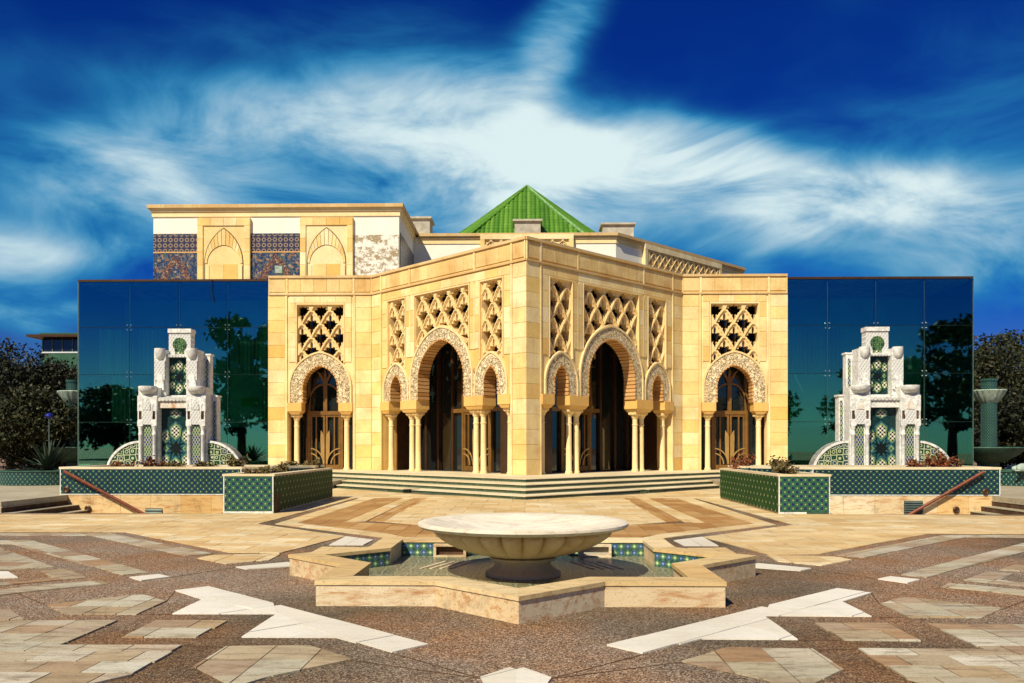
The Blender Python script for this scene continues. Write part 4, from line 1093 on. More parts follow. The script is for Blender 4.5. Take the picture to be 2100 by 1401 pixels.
# ------------------------------------------------------------------ glass wings
GY = 38.95; GZ = [PLAT, 2.66, 4.88, 7.07, 9.20]; prng = random.Random(9)
for s in (-1, 1):
    GX = [11.72, 13.9, 16.18, 18.5, 20.9] if s < 0 else [11.72, 13.8, 16.0, 18.2, 20.4]
    g = thing('glass_wing', 'teal mirror glass wing %s' % ('with a hanging cable, beside the fountain with the rusty lintel' if s < 0 else 'beside the white fountain with the clean pale lintel'), 'building', (s * 16.2, GY, 0), 0, 'glass wings of the building')
    X = lambda x: s * x - s * 16.2
    for i in range(4):
        for j in range(4):
            a, b = sorted((X(GX[i]), X(GX[i + 1])))
            pw, ph = (b - a) / 2 - .012, (GZ[j + 1] - GZ[j]) / 2 - .012; p = MB().box(-pw, pw, 0, .02, -ph, ph).build('glass_pane', 'wing_glass', g); p.location = ((a + b) / 2, 0, (GZ[j] + GZ[j + 1]) / 2); p.rotation_euler = (R(prng.gauss(0, .16)), 0, R(prng.gauss(0, .2)))
    for i in range(5):
        x = X(GX[i]); MB().box(x - .05, x + .05, .03, .16, PLAT, 9.2).build('glass_fin', 'greymetal', g)
    for j in (1, 2, 3):
        a, b = sorted((X(GX[0]), X(GX[4]))); MB().box(a, b, .022, .06, GZ[j] - .011, GZ[j] + .011).build('glass_joint', 'greymetal', g)
        for i in (1, 2, 3):
            m = MB()
            for dx in (-.09, .09):
                for dz in (-.11, .11): m.add(*ball((X(GX[i]) + dx, -.012, GZ[j] + dz), .028))
            m.build('glass_fitting', 'steel', g)
    a, b = sorted((X(GX[0] + .0), X(GX[4])))
    MB().box(a, b, -.05, .22, 9.203, 9.30).build('roof_edge', 'bronze_dark', g)
    MB().box(a + .02, b - .02, .23, 9.0, 9.10, 9.25).build('roof', 'concrete', g)
    MB().box(a, b, .17, 9.0, PLAT - .2, PLAT).build('floor', 'floor_in', g)
    MB().box(a, b, 4.4, 4.5, PLAT, 9.09).build('back_wall', 'wing_inner', g); MB().box(a + .1, b - .1, 3.9, 4.39, PLAT, 2.5).build('dark_backing', 'darkroom', g)  # dark panel added inside to darken the bottom row of panes
    e = X(GX[4]); MB().box(e - (.06 if s > 0 else 0), e + (0 if s > 0 else .06), .21, 9, PLAT, 9.2).build('side_glass', 'glass', g)
    cur = [(0, 2, 3, .9), (2, 2, 3, 1.2), (3, 2, 3, .8), (3, 1, 2, .5), (0, 1, 2, .3)] if s < 0 else [(0, 2, 3, 1), (1, 2, 3, .4), (0, 1, 2, .2), (2, 1, 2, .3)]
    for i, j0, j1, f in cur:
        xa = X(GX[i] + .1); xb = X(GX[i] + .1 + 2.0 * min(f, 1)); xa, xb = sorted((xa, xb)); m = MB(); n = 24
        pts = [(xa + (xb - xa) * q / n, .55 + .06 * (q % 2)) for q in range(n + 1)]
        m.add([(x, y, GZ[j0]) for x, y in pts] + [(x, y, GZ[j1] - .02) for x, y in pts], [(q, q + 1, n + 2 + q, n + 1 + q) for q in range(n)])
        m.build('curtain', 'curtain', g)
    if s < 0:
        for x0, x1 in ((-13.15, -12.0), (-14.3, -13.35)): MB().box(x0 + 16.2, x1 + 16.2, 3.0, 3.06, 3.55, 3.95).build('lit_panel', 'greenroom', g)
        MB().box(-14.4 + 16.2, -11.9 + 16.2, 3.0, 3.06, 3.15, 3.2).build('inner_rail', 'fence', g)
    else:
        for x0, x1, z0, z1 in ((17.2, 18.2, .5, 2.0), (17.4, 17.9, 2.05, 2.6), (12.0, 13.6, 2.8, 3.9)): MB().box(x0 - 16.2, x1 - 16.2, 3.0, 3.06, z0, z1).build('lit_panel', 'greenroom', g)
x, z = at(436, 576, GY); cb = MB().tube([(0, 0, 9.29 - z), (0, -.07, 0), (-.03, -.07, -.35), (0, -.06, -.7), (.09, -.05, -1.02)], .018, 6).build('hanging_cable', 'cable', loc=(x, GY - .02, z))
tag(cb, 'thin loose cable hanging from the roof edge over the left glass wing', 'cable')
# ------------------------------------------------------------------ planters
def shrub(name, label, cat, loc, mat, n, rx, ry, h, size, seed, group=None):
    rng = np.random.default_rng(seed); m = MB(); st = MB()
    k = max(4, n // 40)
    for i in range(k):
        a = rng.random() * 2 * PI; rr = math.sqrt(rng.random()); tx, ty = rr * rx * math.cos(a), rr * ry * math.sin(a); tz = h * (.45 + .55 * rng.random()) * (1 - .4 * rr)
        st.tube([(tx * .25, ty * .25, -.02), (tx * .7, ty * .7, tz * .6), (tx, ty, tz)], [.012, .008, .004], 4)
        for j in range(n // k):
            t = .35 + .65 * rng.random(); p = np.array([tx * t, ty * t, tz * t]) + rng.normal(0, .05 + .04 * size, 3); p[2] = max(p[2], .02)
            leaf(m, p, size * (.6 + .8 * rng.random()), rng)
    t = thing(name, label, cat, loc, 0, group)
    m.build('foliage', mat, t); st.build('stem', 'bark', t); return t
def leaf(m, p, s, rng):
    a = rng.normal(0, 1, 3); a /= np.linalg.norm(a) + 1e-6; b = rng.normal(0, 1, 3); b -= a * b.dot(a); b /= np.linalg.norm(b) + 1e-6
    m.add([p - a * s, p - b * s * .45, p + a * s, p + b * s * .45], [(0, 1, 2, 3)])
LP = [(-12.1, WY), (-7.35, WY), (-5.85, 23.25), (-5.85, 24.35), (-12.1, 24.35)]
def ring(name, outer, wall, z0, z1, mat, parent, grow=0.0):
    o = offset(outer, -grow) if grow else list(outer); i = offset(outer, wall)
    if area(o) < 0: o = o[::-1]
    if area(i) < 0: i = i[::-1]
    n = len(o); m = MB()
    for k in range(n):
        a, b, c, d = o[k], o[(k + 1) % n], i[(k + 1) % n], i[k]
        m.prism([a, b, c, d], z0, z1)
    return m.build(name, mat, parent)
def facing(parent, a, b, z0, z1, mat, t=.018, name='tile_facing', inset=.02):
    """thin tiled sheet on the outside of a wall from a to b (outside on the right hand)"""
    dx, dy = b[0] - a[0], b[1] - a[1]; h = math.hypot(dx, dy); ux, uy = dx / h, dy / h
    o = MB().box(inset, h - inset, -t, -.0015, z0, z1).build(name, mat, parent); o.location = (a[0], a[1], 0); o.rotation_euler = (0, 0, math.atan2(dy, dx)); return o
for s in (-1, 1):
    lp = LP if s < 0 else mirror(LP); ox, oy = s * 9.0, 22.5
    lp = [(x - ox, y - oy) for x, y in lp]
    t = thing('long_planter', 'long blue green tiled planter wall with rusty rail and %s' % ('low wide vent, on travertine base' if s < 0 else 'tall louvred vent, on travertine base'), 'planter', (ox, oy, 0), 0, 'long tiled planters')
    ring('planter_wall', lp, .22, -.35, .925, 'trav_wall', t)
    ring('rim', lp, .25, .926, .985, 'tread', t, .03)
    MB().prism(offset(lp, .22), .2, .84).build('soil', 'soil', t)
    xa, xb = (-12.1 - ox, -7.35 - ox) if s < 0 else (7.35 - ox, 12.1 - ox); yw = WY - oy
    facing(t, (xa, yw), (xb, yw), .285, .922, 'zell_small', .03)
    MB().box(xa, xb, yw - .034, yw - .002, .262, .284).build('white_trim', 'marble', t)
    for e in (xa, xb - .022): MB().box(e, e + .022, yw - .036, yw - .002, .285, .924).build('white_trim', 'marble', t)
    dg = ((-7.35 - ox, yw), (-5.85 - ox, yw + 1.5)) if s < 0 else ((5.85 - ox, yw + 1.5), (7.35 - ox, yw))
    facing(t, dg[0], dg[1], .05, .922, 'zell_small', .03)
    nb = 6
    for k in range(nb):                          # travertine base stones, uneven lengths
        w = (xb - xa) / nb; st = MB().box(-w / 2 + .003, w / 2 - .003, -.022, -.0015, -.29, .258).build('base_stone', 'trav_rust' if s < 0 or k > 3 else 'trav_wall', t); st.location = (xa + w * (k + .5), yw, 0)
    # rail on the wall
    sx = 1 if s < 0 else -1
    x0 = (-11.93 if s < 0 else 11.63) - ox; x1 = (-9.83 if s < 0 else 9.72) - ox
    rl = MB().tube([(x0, yw - .14, .875), (x1, yw - .14, -.24)], .042, 10).build('handrail', 'rail', t)
    for q in (.18, .78):
        bx, bz = x0 + (x1 - x0) * q, .875 - 1.115 * q; MB().tube([(bx, yw - .02, bz - .05), (bx, yw - .14, bz - .02)], .018, 6).build('rail_bracket', 'rail', rl)
    for bx, bz in (((-11.92, .395), (-11.36, -.10)) if s < 0 else ((11.72, .36), (10.98, -.10))):
        l = MB().lathe([(0, .0), (.06, .0), (.085, .012), (.085, .03), (.06, .045), (.035, .03), (0, .03)], 16).build('wall_light', 'bronze_dark', t, smooth=40); l.location = (bx - ox, yw - .03, bz); l.rotation_euler = (R(90), 0, 0)
    vx0, vx1, vz0, vz1 = (-9.86, -9.42, -.29, -.09) if s < 0 else (9.67, 10.14, -.28, .13)
    v = MB().box(vx0 - ox, vx1 - ox, yw - .035, yw - .022, vz0, vz1).build('vent', 'bronze_dark', t); nl = 3 if s < 0 else 7
    for k in range(nl):
        z = vz0 + (vz1 - vz0) * (k + .5) / nl; MB().add([(vx0 - ox, yw - .065, z - .022), (vx1 - ox, yw - .065, z - .022), (vx1 - ox, yw - .036, z + .02), (vx0 - ox, yw - .036, z + .02)], [(0, 1, 2, 3)]).box(vx0 - ox, vx1 - ox, yw - .066, yw - .06, z - .03, z - .018).build('louvre', 'greymetal', v)
    # low box planter in front of it
    X0, X1 = (-6.77, -5.64) if s < 0 else (5.64, 6.77)
    bp = [(X0, BY0), (X1, BY0), (X1, BY1), (X0, BY1)]; cx, cy = (X0 + X1) / 2, (BY0 + BY1) / 2; bp = [(x - cx, y - cy) for x, y in bp]
    t = thing('box_planter', 'low green and blue tiled planter box %s' % ('with intact tiles and a rust brown corner' if s < 0 else 'with chipped patched tiles along its foot'), 'planter', (cx, cy, 0), 0, 'low tiled planter boxes')
    ring('planter_wall', bp, .16, 0.014, .845, 'trav_wall', t); ring('rim', bp, .2, .846, .895, 'tread', t, .025)
    MB().prism(offset(bp, .16), .1, .80).build('soil', 'soil', t)
    f = facing(t, bp[0], bp[1], .06, .842, 'zell', .018, inset=.024)
    for e in (bp[0][0], bp[1][0] - .022): MB().box(e, e + .022, bp[0][1] - .022, bp[0][1] - .001, .014, .845).build('white_trim', 'marble', t)
    for k in range(22):                          # row of small foot tiles
        w = (bp[1][0] - bp[0][0] - .05) / 22; o = MB().box(-w / 2 + .002, w / 2 - .002, -.019, -.001, .016, .056).build('foot_tile', 'marble' if s < 0 or k < 12 else 'greenblock', t); o.location = (bp[0][0] + .025 + w * (k + .5), bp[0][1], 0)
    a, b = (bp[1], bp[2]) if s < 0 else (bp[3], bp[0])
    facing(t, a, b, .05, .842, 'zell_side', .018)
    if s < 0: MB().box(bp[1][0] + .001, bp[1][0] + .024, bp[1][1] + .03, bp[1][1] + .42, .02, .42).build('bare_patch', 'dark_brown', t)
    # plants
RNG = random.Random(11)
spots = [(-10.9, 22.6, 'red', .28), (-10.2, 22.9, 'red', .35), (-9.5, 22.7, 'brown', .22), (-8.6, 22.6, 'brown', .26), (-7.9, 22.8, 'brown', .5), (-6.6, 23.6, 'brown', .3)]
nm = {'red': 'reddish', 'brown': 'olive brown'}
desc = ['between quarter disc and pillar', 'at the foot of the star mosaic', 'under the right pillar foot', 'before the right quarter disc', 'tall and sparse by the pavilion wall', 'in the corner behind the box planter']
for k, (x, y, c, h) in enumerate(spots):
    shrub('shrub', '%s shrub in left long planter, %s' % (nm[c], desc[k]), 'shrub', (x, y, .84), 'leaf_' + c, 420, .40, .3, h * 1.2, .05, 20 + k, 'shrubs in the planters')
desc = ['before the mosaic of the right fountain', 'dense, before the right quarter disc', 'dark, near the far end', 'thin, by the pavilion corner']
for k, (x, y, c, h, w) in enumerate([(10.35, 22.7, 'red', .3, .3), (11.15, 22.8, 'red', .52, .55), (12.0 - .55, 23.6, 'red', .5, .4), (7.0, 23.2, 'brown', .35, .3)]):
    shrub('shrub', '%s shrub in right long planter, %s' % (nm[c], desc[k]), 'shrub', (x, y, .84), 'leaf_' + c, 620, w, .3, h * 1.2, .05, 40 + k, 'shrubs in the planters')
for k, (x, y, h, l) in enumerate([(-6.0, 23.7, .42, 'bushy olive shrub at the far end of the left box planter'), (-6.2, 21.5, .2, 'low creeping plant midway along the left box planter'), (-6.3, 19.9, .17, 'low creeping plant near the front of the left box planter'),
                                  (6.0, 23.4, .55, 'bushy red brown shrub at the far end of the right box planter'), (6.25, 20.6, .33, 'sparse twiggy plant midway along the right box planter')]):
    shrub('shrub', l, 'shrub', (x, y, .80), 'leaf_brown' if k != 3 else 'leaf_red', 480, .36, .5, h * 1.3, .05, 60 + k, 'shrubs in the planters')
# ------------------------------------------------------------------ marble wall fountains
def half_bowl(m, cx, y, z, w, h, d):
    """shell shaped scoop: rounded belly in front of a pillar, open on top"""
    n, k = 14, 7; vs = []; fs = []
    for j in range(k + 1):
        p = PI / 2 * j / k; r = math.cos(p) ** .8 if j < k else 0
        for i in range(n + 1):
            t = PI + PI * i / n; vs.append((cx + w * r * math.cos(t), y + d * r * math.sin(t), z - h * math.sin(p)))
    for j in range(k):
        for i in range(n): a = j * (n + 1) + i; fs.append((a, a + n + 1, a + n + 2, a + 1))
    m.add(vs, fs)
    b = [(cx + w * math.cos(PI + PI * i / n), y + d * math.sin(PI + PI * i / n)) for i in range(n + 1)]
    i_ = [(cx + w * .86 * math.cos(PI + PI * i / n), y + d * .86 * math.sin(PI + PI * i / n)) for i in range(n + 1)]
    m.prism(b + i_[::-1], z, z + .03)
def star8(cx, cz, R_, r_, rot=0): return [(cx + (R_ if i % 2 == 0 else r_) * math.cos(R(rot + 22.5 * i)), cz + (R_ if i % 2 == 0 else r_) * math.sin(R(rot + 22.5 * i))) for i in range(16)]
def hexa(cx, cz, w, h, cut=.5): return [(cx - w, cz - h * cut), (cx, cz - h), (cx + w, cz - h * cut), (cx + w, cz + h * cut), (cx, cz + h), (cx - w, cz + h * cut)]
def mosaic(t, cx, y, z0, sc, blue):
    bord = 'zell_dark' if blue else 'bt_line'
    items = [(0, 1.62, .21, .19), (0, 1.02, .22, .36), (-.35, .86, .16, .29), (.35, .86, .16, .29), (-.35, .02, .16, .29), (.35, .02, .16, .29), (0, -.14, .22, .34)]
    for x, z, w, h in items:
        o = MB().plate([(cx + sc * a, z0 + sc * b) for a, b in hexa(x, z, w, h, .45)], [], y - .018, y - .001).build('mosaic_border', bord, t); o.location = t_off
        o = MB().plate([(cx + sc * a, z0 + sc * b) for a, b in hexa(x, z, w * .80, h * .80, .45)], [], y - .026, y - .0185).build('mosaic_border', 'bt_inner', t); o.location = t_off
        o = MB().plate([(cx + sc * a, z0 + sc * b) for a, b in hexa(x, z, w * .64, h * .64, .45)], [], y - .034, y - .0265).build('pierced_piece', 'screen', t); o.location = t_off
    for x in (-.33, .33):
        for k, q in ((.13, bord), (.09, 'bt_inner'), (.05, 'greenblock')):
            o = MB().plate([(cx + sc * (x + k * a), z0 + sc * (.44 + 1.25 * k * b)) for a, b in ((-1, 0), (0, -1), (1, 0), (0, 1))], [], y - .02 - (.13 - k) * .1, y - .001).build('mosaic_diamond', q, t); o.location = t_off
    o = MB().plate([(cx + sc * a, z0 + sc * b) for a, b in star8(0, .44, .26, .14)], [], y - .012, y - .001).build('mosaic_star', 'starblack', t); o.location = t_off
    for k in range(16):                          # strapwork bars between the pieces
        a = 22.5 * k; r0, r1 = (.27, .36) if k % 2 == 0 else (.17, .34)
        p = [(cx + sc * r * math.cos(R(a)), z0 + sc * (.44 + r * math.sin(R(a)))) for r in (r0, r1)]
        if abs(p[1][0] - cx) < .47 * sc * 1.05:
            o = MB().ribbon(p, .04 * sc, y - .014, y - .001).build('strap_bar', bord, t); o.location = t_off
MATS['bt_line'] = plain('teal_glaze', (.035, .15, .18), .3, 0, .4, 14, .1)
MATS['bt_inner'] = plain('lime_glaze', (.26, .38, .12), .3, 0, .4, 14, .1)
MATS['starblack'] = plain('black_glaze', (.006, .012, .012), .25, 0, .2, 5, .05)
MATS['mosaic_back'] = plain('dark_green_glaze', (.008, .04, .04), .3, 0, .4, 10, .1)
t_off = (0, 0, -TERR)
for s in (-1, 1):
    f = thing('wall_fountain', 'tiered white marble wall fountain with %s' % ('a rust streaked lintel over its mosaic' if s < 0 else 'a clean pale lintel and orange stained arches'), 'fountain', (s * 11.0, 26.0, TERR), 0, 'marble wall fountains')
    def fb(m, name, mat, parent=None, smooth=False):
        o = m.build(name, mat, parent or f, smooth); o.location = t_off if parent is None else (0, 0, 0); return o
    fb(MB().box(-1.22, 1.22, .55, .85, .25, 3.08), 'back_slab', 'marble'); fb(MB().box(-1.25, 1.25, .52, .88, 3.082, 3.14), 'slab_cap', 'marble')
    fb(MB().box(-.88, .88, .86, 1.12, .25, 4.43), 'back_slab', 'marble'); fb(MB().box(-.91, .91, .84, 1.15, 4.432, 4.49), 'slab_cap', 'marble')
    for q in (-1, 1):
        fb(MB().box(min(q * 1.10, q * 1.18), max(q * 1.10, q * 1.18), .535, .551, .3, 2.95), 'tile_strip', 'diamond')
        fb(MB().box(min(q * .74, q * .82), max(q * .74, q * .82), .845, .861, 3.2, 4.3), 'tile_strip', 'diamond')
        # lower pillar
        c = q * .76
        p = fb(MB().box(c - .305, c + .305, .07, .56, .25, 3.12), 'pillar', 'marble')
        fb(MB().box(c - .31, c + .31, .0, .069, 2.62, 3.1), 'pillar_head', 'marble', p)
        fb(MB().plate([(c - .17, 2.2), (c + .17, 2.2), (c + .17, 2.5), (c + .12, 2.62), (c + .1, 2.85), (c, 3.0), (c - .1, 2.85), (c - .12, 2.62), (c - .17, 2.5)], [], -.02, .07), 'carved_panel', 'marble_carved', p)
        fb(MB().plate(arch(c, .10, 2.72, .2, 2.66), [], -.035, -.0205), 'stained_arch' if s > 0 else 'carved_arch', 'marble_rust' if s > 0 else 'marble_carved', p)
        for d in (-.215, .215):
            fb(MB().box(c + d - .085, c + d + .085, -.03, .072, 2.16, 2.32), 'corbel', 'marble', p)
            fb(MB().plate([(c + d - .08, 2.32), (c + d + .08, 2.32), (c + d + .08, 3.0), (c + d - .08, 3.0)], [arch(c + d, .045, 2.72, .12, 2.36)], -.012, .069), 'niche_frame', 'marble', p)
            fb(MB().plate(arch(c + d, .044, 2.72, .12, 2.361), [], .03, .068), 'niche_recess', 'dark_brown', p)
            fb(MB().lathe([(0, .25), (.075, .25), (.075, .33), (.055, .36), (.055, 1.85), (.07, 1.87), (.07, 1.92), (.055, 1.94), (.058, 2.05), (.085, 2.16), (0, 2.16)], 14, c + d, .02), 'colonnette', 'marble', p, 40)
        fb(MB().plate(arch(c, .12, 2.08, .16, .3), [], .045, .0695), 'tile_strip', 'diamond', p)
        m = MB(); half_bowl(m, c, .06, 3.36, .29, .21, .26); fb(m, 'shell_basin', 'marble', p, 40)
        fb(MB().box(c - .305, c + .305, .061, .5, 3.121, 3.36), 'pillar_top', 'marble', p)
        # upper pillar
        c = q * .51
        p = fb(MB().box(c - .18, c + .18, .33, .87, 3.1, 4.56), 'pillar', 'marble')
        fb(MB().box(c - .165, c + .165, .30, .331, 3.62, 4.22), 'carved_panel', 'marble_carved', p)
        fb(MB().plate(arch(c, .10, 3.7, .14, 3.36), [], .285, .3), 'carved_arch', 'marble', p)
        for d in (-.125, .125): fb(MB().lathe([(0, 3.3), (.045, 3.3), (.032, 3.33), (.032, 3.55), (.048, 3.6), (0, 3.6)], 10, c + d, .295), 'colonnette', 'marble', p, 40)
        m = MB(); half_bowl(m, c, .33, 4.57, .165, .32, .15); fb(m, 'shell_basin', 'marble', p, 40)
        # quarter discs
        n = 16; cxw = q * 1.06
        arc = [(cxw + q * 1.12 * math.cos(PI / 2 * i / n), .60 + 1.10 * math.sin(PI / 2 * i / n)) for i in range(n + 1)]
        arc2 = [(cxw + q * 1.05 * math.cos(PI / 2 * i / n), .60 + 1.03 * math.sin(PI / 2 * i / n)) for i in range(n + 1)]
        w = fb(MB().plate(arc + [(cxw, .25), (cxw + q * 1.12, .25)], [], .22, .62), 'quarter_disc', 'greenblock')
        fb(MB().plate(arc + arc2[::-1], [], .17, .635), 'disc_rim', 'marble', w)
        fb(MB().plate(arc2 + [(cxw, .25), (cxw + q * 1.05, .25)], [], .2, .2195), 'mosaic_face', 'girih', w)
    # mosaic panels and lintels
    fb(MB().box(-.47, .47, .33, .5, .25, 2.74), 'mosaic_panel', 'mosaic_back'); mosaic(f, 0, .33, 1.05, .92, False)
    fb(MB().box(-.335, .335, .62, .8, 3.05, 4.38), 'mosaic_panel', 'mosaic_back'); mosaic(f, 0, .62, 3.45, .62, True)
    lt = fb(MB().box(-.455, .455, .10, .5, 2.72, 2.93), 'lintel', 'marble_rust' if s < 0 else 'marble')
    m = MB().box(-.455, .455, .06, .56, 2.931, 2.965)
    for k in range(8):
        x = -.455 + .91 * (k + .5) / 8; m.tube([(x, .03, 2.985), (x, .56, 3.07)], .058, 8)
    fb(m, 'scalloped_canopy', 'marble', lt, 40)
    m = MB().box(-.33, .33, .45, .85, 4.34, 4.37)
    for k in range(7):
        x = -.33 + .66 * (k + .5) / 7; m.tube([(x, .42, 4.38), (x, .85, 4.44)], .047, 8)
    fb(m, 'scalloped_canopy', 'marble', None, 40)
    tp = fb(MB().box(-.35, .35, .62, .95, 4.4, 5.13), 'crest_panel', 'marble_carved'); fb(MB().box(-.37, .37, .58, .97, 5.131, 5.26), 'crest_cap', 'marble', tp)
    fb(MB().plate([(-.13, 4.42), (.13, 4.42)] + [(.215 * math.cos(R(a)), 4.76 + .215 * math.sin(R(a))) for a in range(-52, 233, 12)], [], .595, .6195), 'keyhole_mosaic', 'girih_green', tp)

# ------------------------------------------------------------------ star basin with the stone bowl
FX, FY, FR = 0.0, 9.85, 2.72
def octagram(R_): return [((R_ if i % 2 == 0 else R_ * .7654) * math.cos(R(-90 + 22.5 * i)), (R_ if i % 2 == 0 else R_ * .7654) * math.sin(R(-90 + 22.5 * i))) for i in range(16)]
OUT = octagram(FR); INN = offset(OUT, .27); CO = offset(OUT, -.012); CI = offset(OUT, .29)
sb = thing('star_basin', 'eight pointed star basin of travertine lined with blue and green tiles', 'fountain', (FX, FY, 0))
for k in range(16):
    j = (k + 1) % 16
    w = MB().prism([OUT[k], OUT[j], INN[j], INN[k]], .0, .198).build('wall_slab', 'trav_wall', sb)
    c = [CO[k], CO[j], CI[j], CI[k]]; mx = sum(p[0] for p in c) / 4; my = sum(p[1] for p in c) / 4
    MB().prism([(mx + (x - mx) * .9985, my + (y - my) * .9985) for x, y in c], .2, .24).build('coping_slab', 'cream', sb)
MB().prism(INN, .002, .016).build('basin_floor', 'floor_mosaic', sb)
for k in range(16):                              # square tiles on the inner faces that look towards the plaza front
    a, b = INN[k], INN[(k + 1) % 16]; dx, dy = b[0] - a[0], b[1] - a[1]; L_ = math.hypot(dx, dy); nx, ny = -dy / L_, dx / L_
    if ny > -.05: continue
    n = max(1, round(L_ / .092)); w = L_ / n
    for i in range(n):
        for r in range(2):
            key = ('basin', (i + r) % 2, round(w, 3))
            if key not in BLOCKS:
                mb = MB().add([(-w / 2 + .002, 0, 0), (w / 2 - .002, 0, 0), (w / 2 - .002, 0, .086), (-w / 2 + .002, 0, .086), (-w / 2 + .002, -.006, .0), (w / 2 - .002, -.006, 0), (w / 2 - .002, -.006, .086), (-w / 2 + .002, -.006, .086)], [(4, 5, 6, 7), (0, 1, 5, 4), (1, 2, 6, 5), (2, 3, 7, 6), (3, 0, 4, 7)])
                me = mb.mesh('wall_tile', uv=False); uv = me.uv_layers.new(name='UVMap')
                for lp_ in me.loops: v = me.vertices[lp_.vertex_index].co; uv.data[lp_.index].uv = ((v.x + w / 2) / w, v.z / .086)
                BLOCKS[key] = me
            o = link('wall_tile', BLOCKS[key], 'bt_green' if key[1] == 0 else 'bt_blue', sb)
            o.location = (a[0] + dx * (i + .5) / n + nx * .001, a[1] + dy * (i + .5) / n + ny * .001, .018 + r * .089); o.rotation_euler = (0, 0, math.atan2(ny, nx) + PI / 2)
for s in (-1, 1):
    o = MB().plate([(-.22, 0), (.22, 0), (.22, .17), (-.22, .17)], [[(-.185, .02), (.185, .02), (.185, .14), (-.185, .14)]], -.10, .0).build('spout_frame', 'trav_wall', sb)
    o.location = (s * .98, INN[8][1] - .46 if False else 1.62, .016)
    MB().box(-.184, .184, -.03, -.005, .021, .139).build('spout_recess', 'bare' if False else ('dark_brown' if s < 0 else 'concrete'), o)
for s in (-1, 1):                                # raised key pattern strips on the floor
    for k in range(4):
        o = MB().box(-.02, .02, -.35, .35, .0165, .022).build('key_strip', 'trav_wall', sb); o.location = (s * (.75 + k * .12), .75, 0); o.rotation_euler = (0, 0, s * R(20))
bowl = thing('stone_bowl', 'large round fluted stone bowl on a pedestal in the star basin', 'bowl', (FX + .02, FY, .016))
def lob(r, z, a):
    u = (z - .27) / .25
    return r * (1 + .17 * (abs(math.sin(a * 12)) ** .6 - .8) * max(0, min(1, 1.6 * u + .35)))
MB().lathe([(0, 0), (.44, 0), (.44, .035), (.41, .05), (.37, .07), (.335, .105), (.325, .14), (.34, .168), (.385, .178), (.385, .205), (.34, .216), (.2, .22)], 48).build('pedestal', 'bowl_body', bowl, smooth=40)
prof = [(.30, .215), (.45, .235), (.62, .275), (.78, .335), (.90, .40), (.97, .455), (1.0, .495), (.99, .522), (.95, .54), (.88, .545)]
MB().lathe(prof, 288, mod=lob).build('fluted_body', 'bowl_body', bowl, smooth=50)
MB().lathe([(.88, .545), (1.04, .546), (1.14, .548), (1.195, .562), (1.222, .588), (1.218, .612), (1.19, .626), (1.09, .616), (.98, .585), (.80, .545), (.5, .50), (.2, .485), (0, .482)], 96).build('rim', 'bowl_rim', bowl, smooth=35)

# ------------------------------------------------------------------ far terrace: column fountains, round planters, small things
for s in (-1, 1):
    cx, cy = (-25.75, 47.5) if s < 0 else (25.75, 47.5)
    f = thing('column_fountain', 'tall mosaic column fountain with shell bowls %s' % ('behind the agave planter' if s < 0 else 'before the white fence'), 'fountain', (cx, cy, TERR), 0, 'mosaic column fountains')
    MB().lathe([(0, 0), (.42, 0), (.40, 4.9), (.44, 4.92), (.44, 5.05), (0, 5.05)], 20).build('column', 'zell_dark', f, smooth=40)
    def fl_(r, z, a): return r * (1 + .03 * math.cos(a * 16))
    MB().lathe([(.40, 3.7), (.5, 3.8), (.68, 4.05), (.86, 4.38), (.84, 4.42), (.7, 4.3), (.42, 4.2)], 64, mod=fl_).build('shell_bowl', 'frog', f, smooth=40)
    MB().lathe([(.5, 0), (.5, .35), (.9, .5), (1.5, .85), (1.75, 1.2), (1.72, 1.25), (1.5, 1.18), (.42, 1.1)], 48).build('lower_basin', 'greenblock', f, smooth=40)
for s in (-1, 1):
    cx, cy = (-16.2, 28.3) if s < 0 else (16.6, 28.3)
    r = 1.5
    f = thing('round_planter', 'round dark green tiled planter %s' % ('holding a spiky agave' if s < 0 else 'with a pale stone frog on its rim'), 'planter', (cx, cy, TERR), 0, 'round tiled planters')
    MB().lathe([(r, 0), (r, .44)], 64).build('tiled_wall', 'zell_dark', f, smooth=True); MB().lathe([(r - .2, .3), (r - .2, .441), (r + .03, .441), (r + .03, .48), (r - .2, .48), (r - .201, .3)], 48).build('rim', 'greenblock', f)
    MB().lathe([(r - .21, .38), (0, .42)], 32).build('soil', 'soil', f)
cx, z = at(104, 960, 26.0); gb = thing('stone_block', 'smooth green stone block on the ground beside the agave planter', 'stone', (-13.55, 26.6, TERR))
MB().add([(-.27, -.2, 0), (.25, -.2, 0), (.25, .2, 0), (-.27, .2, 0), (-.24, -.15, .72), (.25, -.15, .76), (.25, .17, .76), (-.22, .17, .74)], [(0, 3, 2, 1), (4, 5, 6, 7), (0, 1, 5, 4), (1, 2, 6, 5), (2, 3, 7, 6), (3, 0, 4, 7)]).build('block', 'greenblock', gb)
ag = thing('agave', 'dark spiky agave in the round tiled planter', 'agave', (-16.2, 28.3, TERR + .41)); rg = random.Random(5); m = MB()
for k in range(70):
    a = rg.random() * 2 * PI; e = R(20 + 62 * rg.random()); l = .9 + .6 * rg.random(); w = .05; dx, dy = math.cos(a), math.sin(a)
    pts = []
    for t in (0, .35, .7, 1): rr = l * t * math.cos(e) ; zz = l * t * math.sin(e) - .25 * t * t; pts.append((dx * rr, dy * rr, zz))
    vs = []
    for (x, y, z_), ww in zip(pts, (w * .8, w, w * .7, .003)): vs += [(x - dy * ww, y + dx * ww, z_), (x, y, z_ - ww * .5), (x + dy * ww, y - dx * ww, z_)]
    m.add(vs, [(3 * i + c, 3 * i + c + 1, 3 * i + c + 4, 3 * i + c + 3) for i in range(3) for c in (0, 1)])
m.build('blades', 'agave', ag)
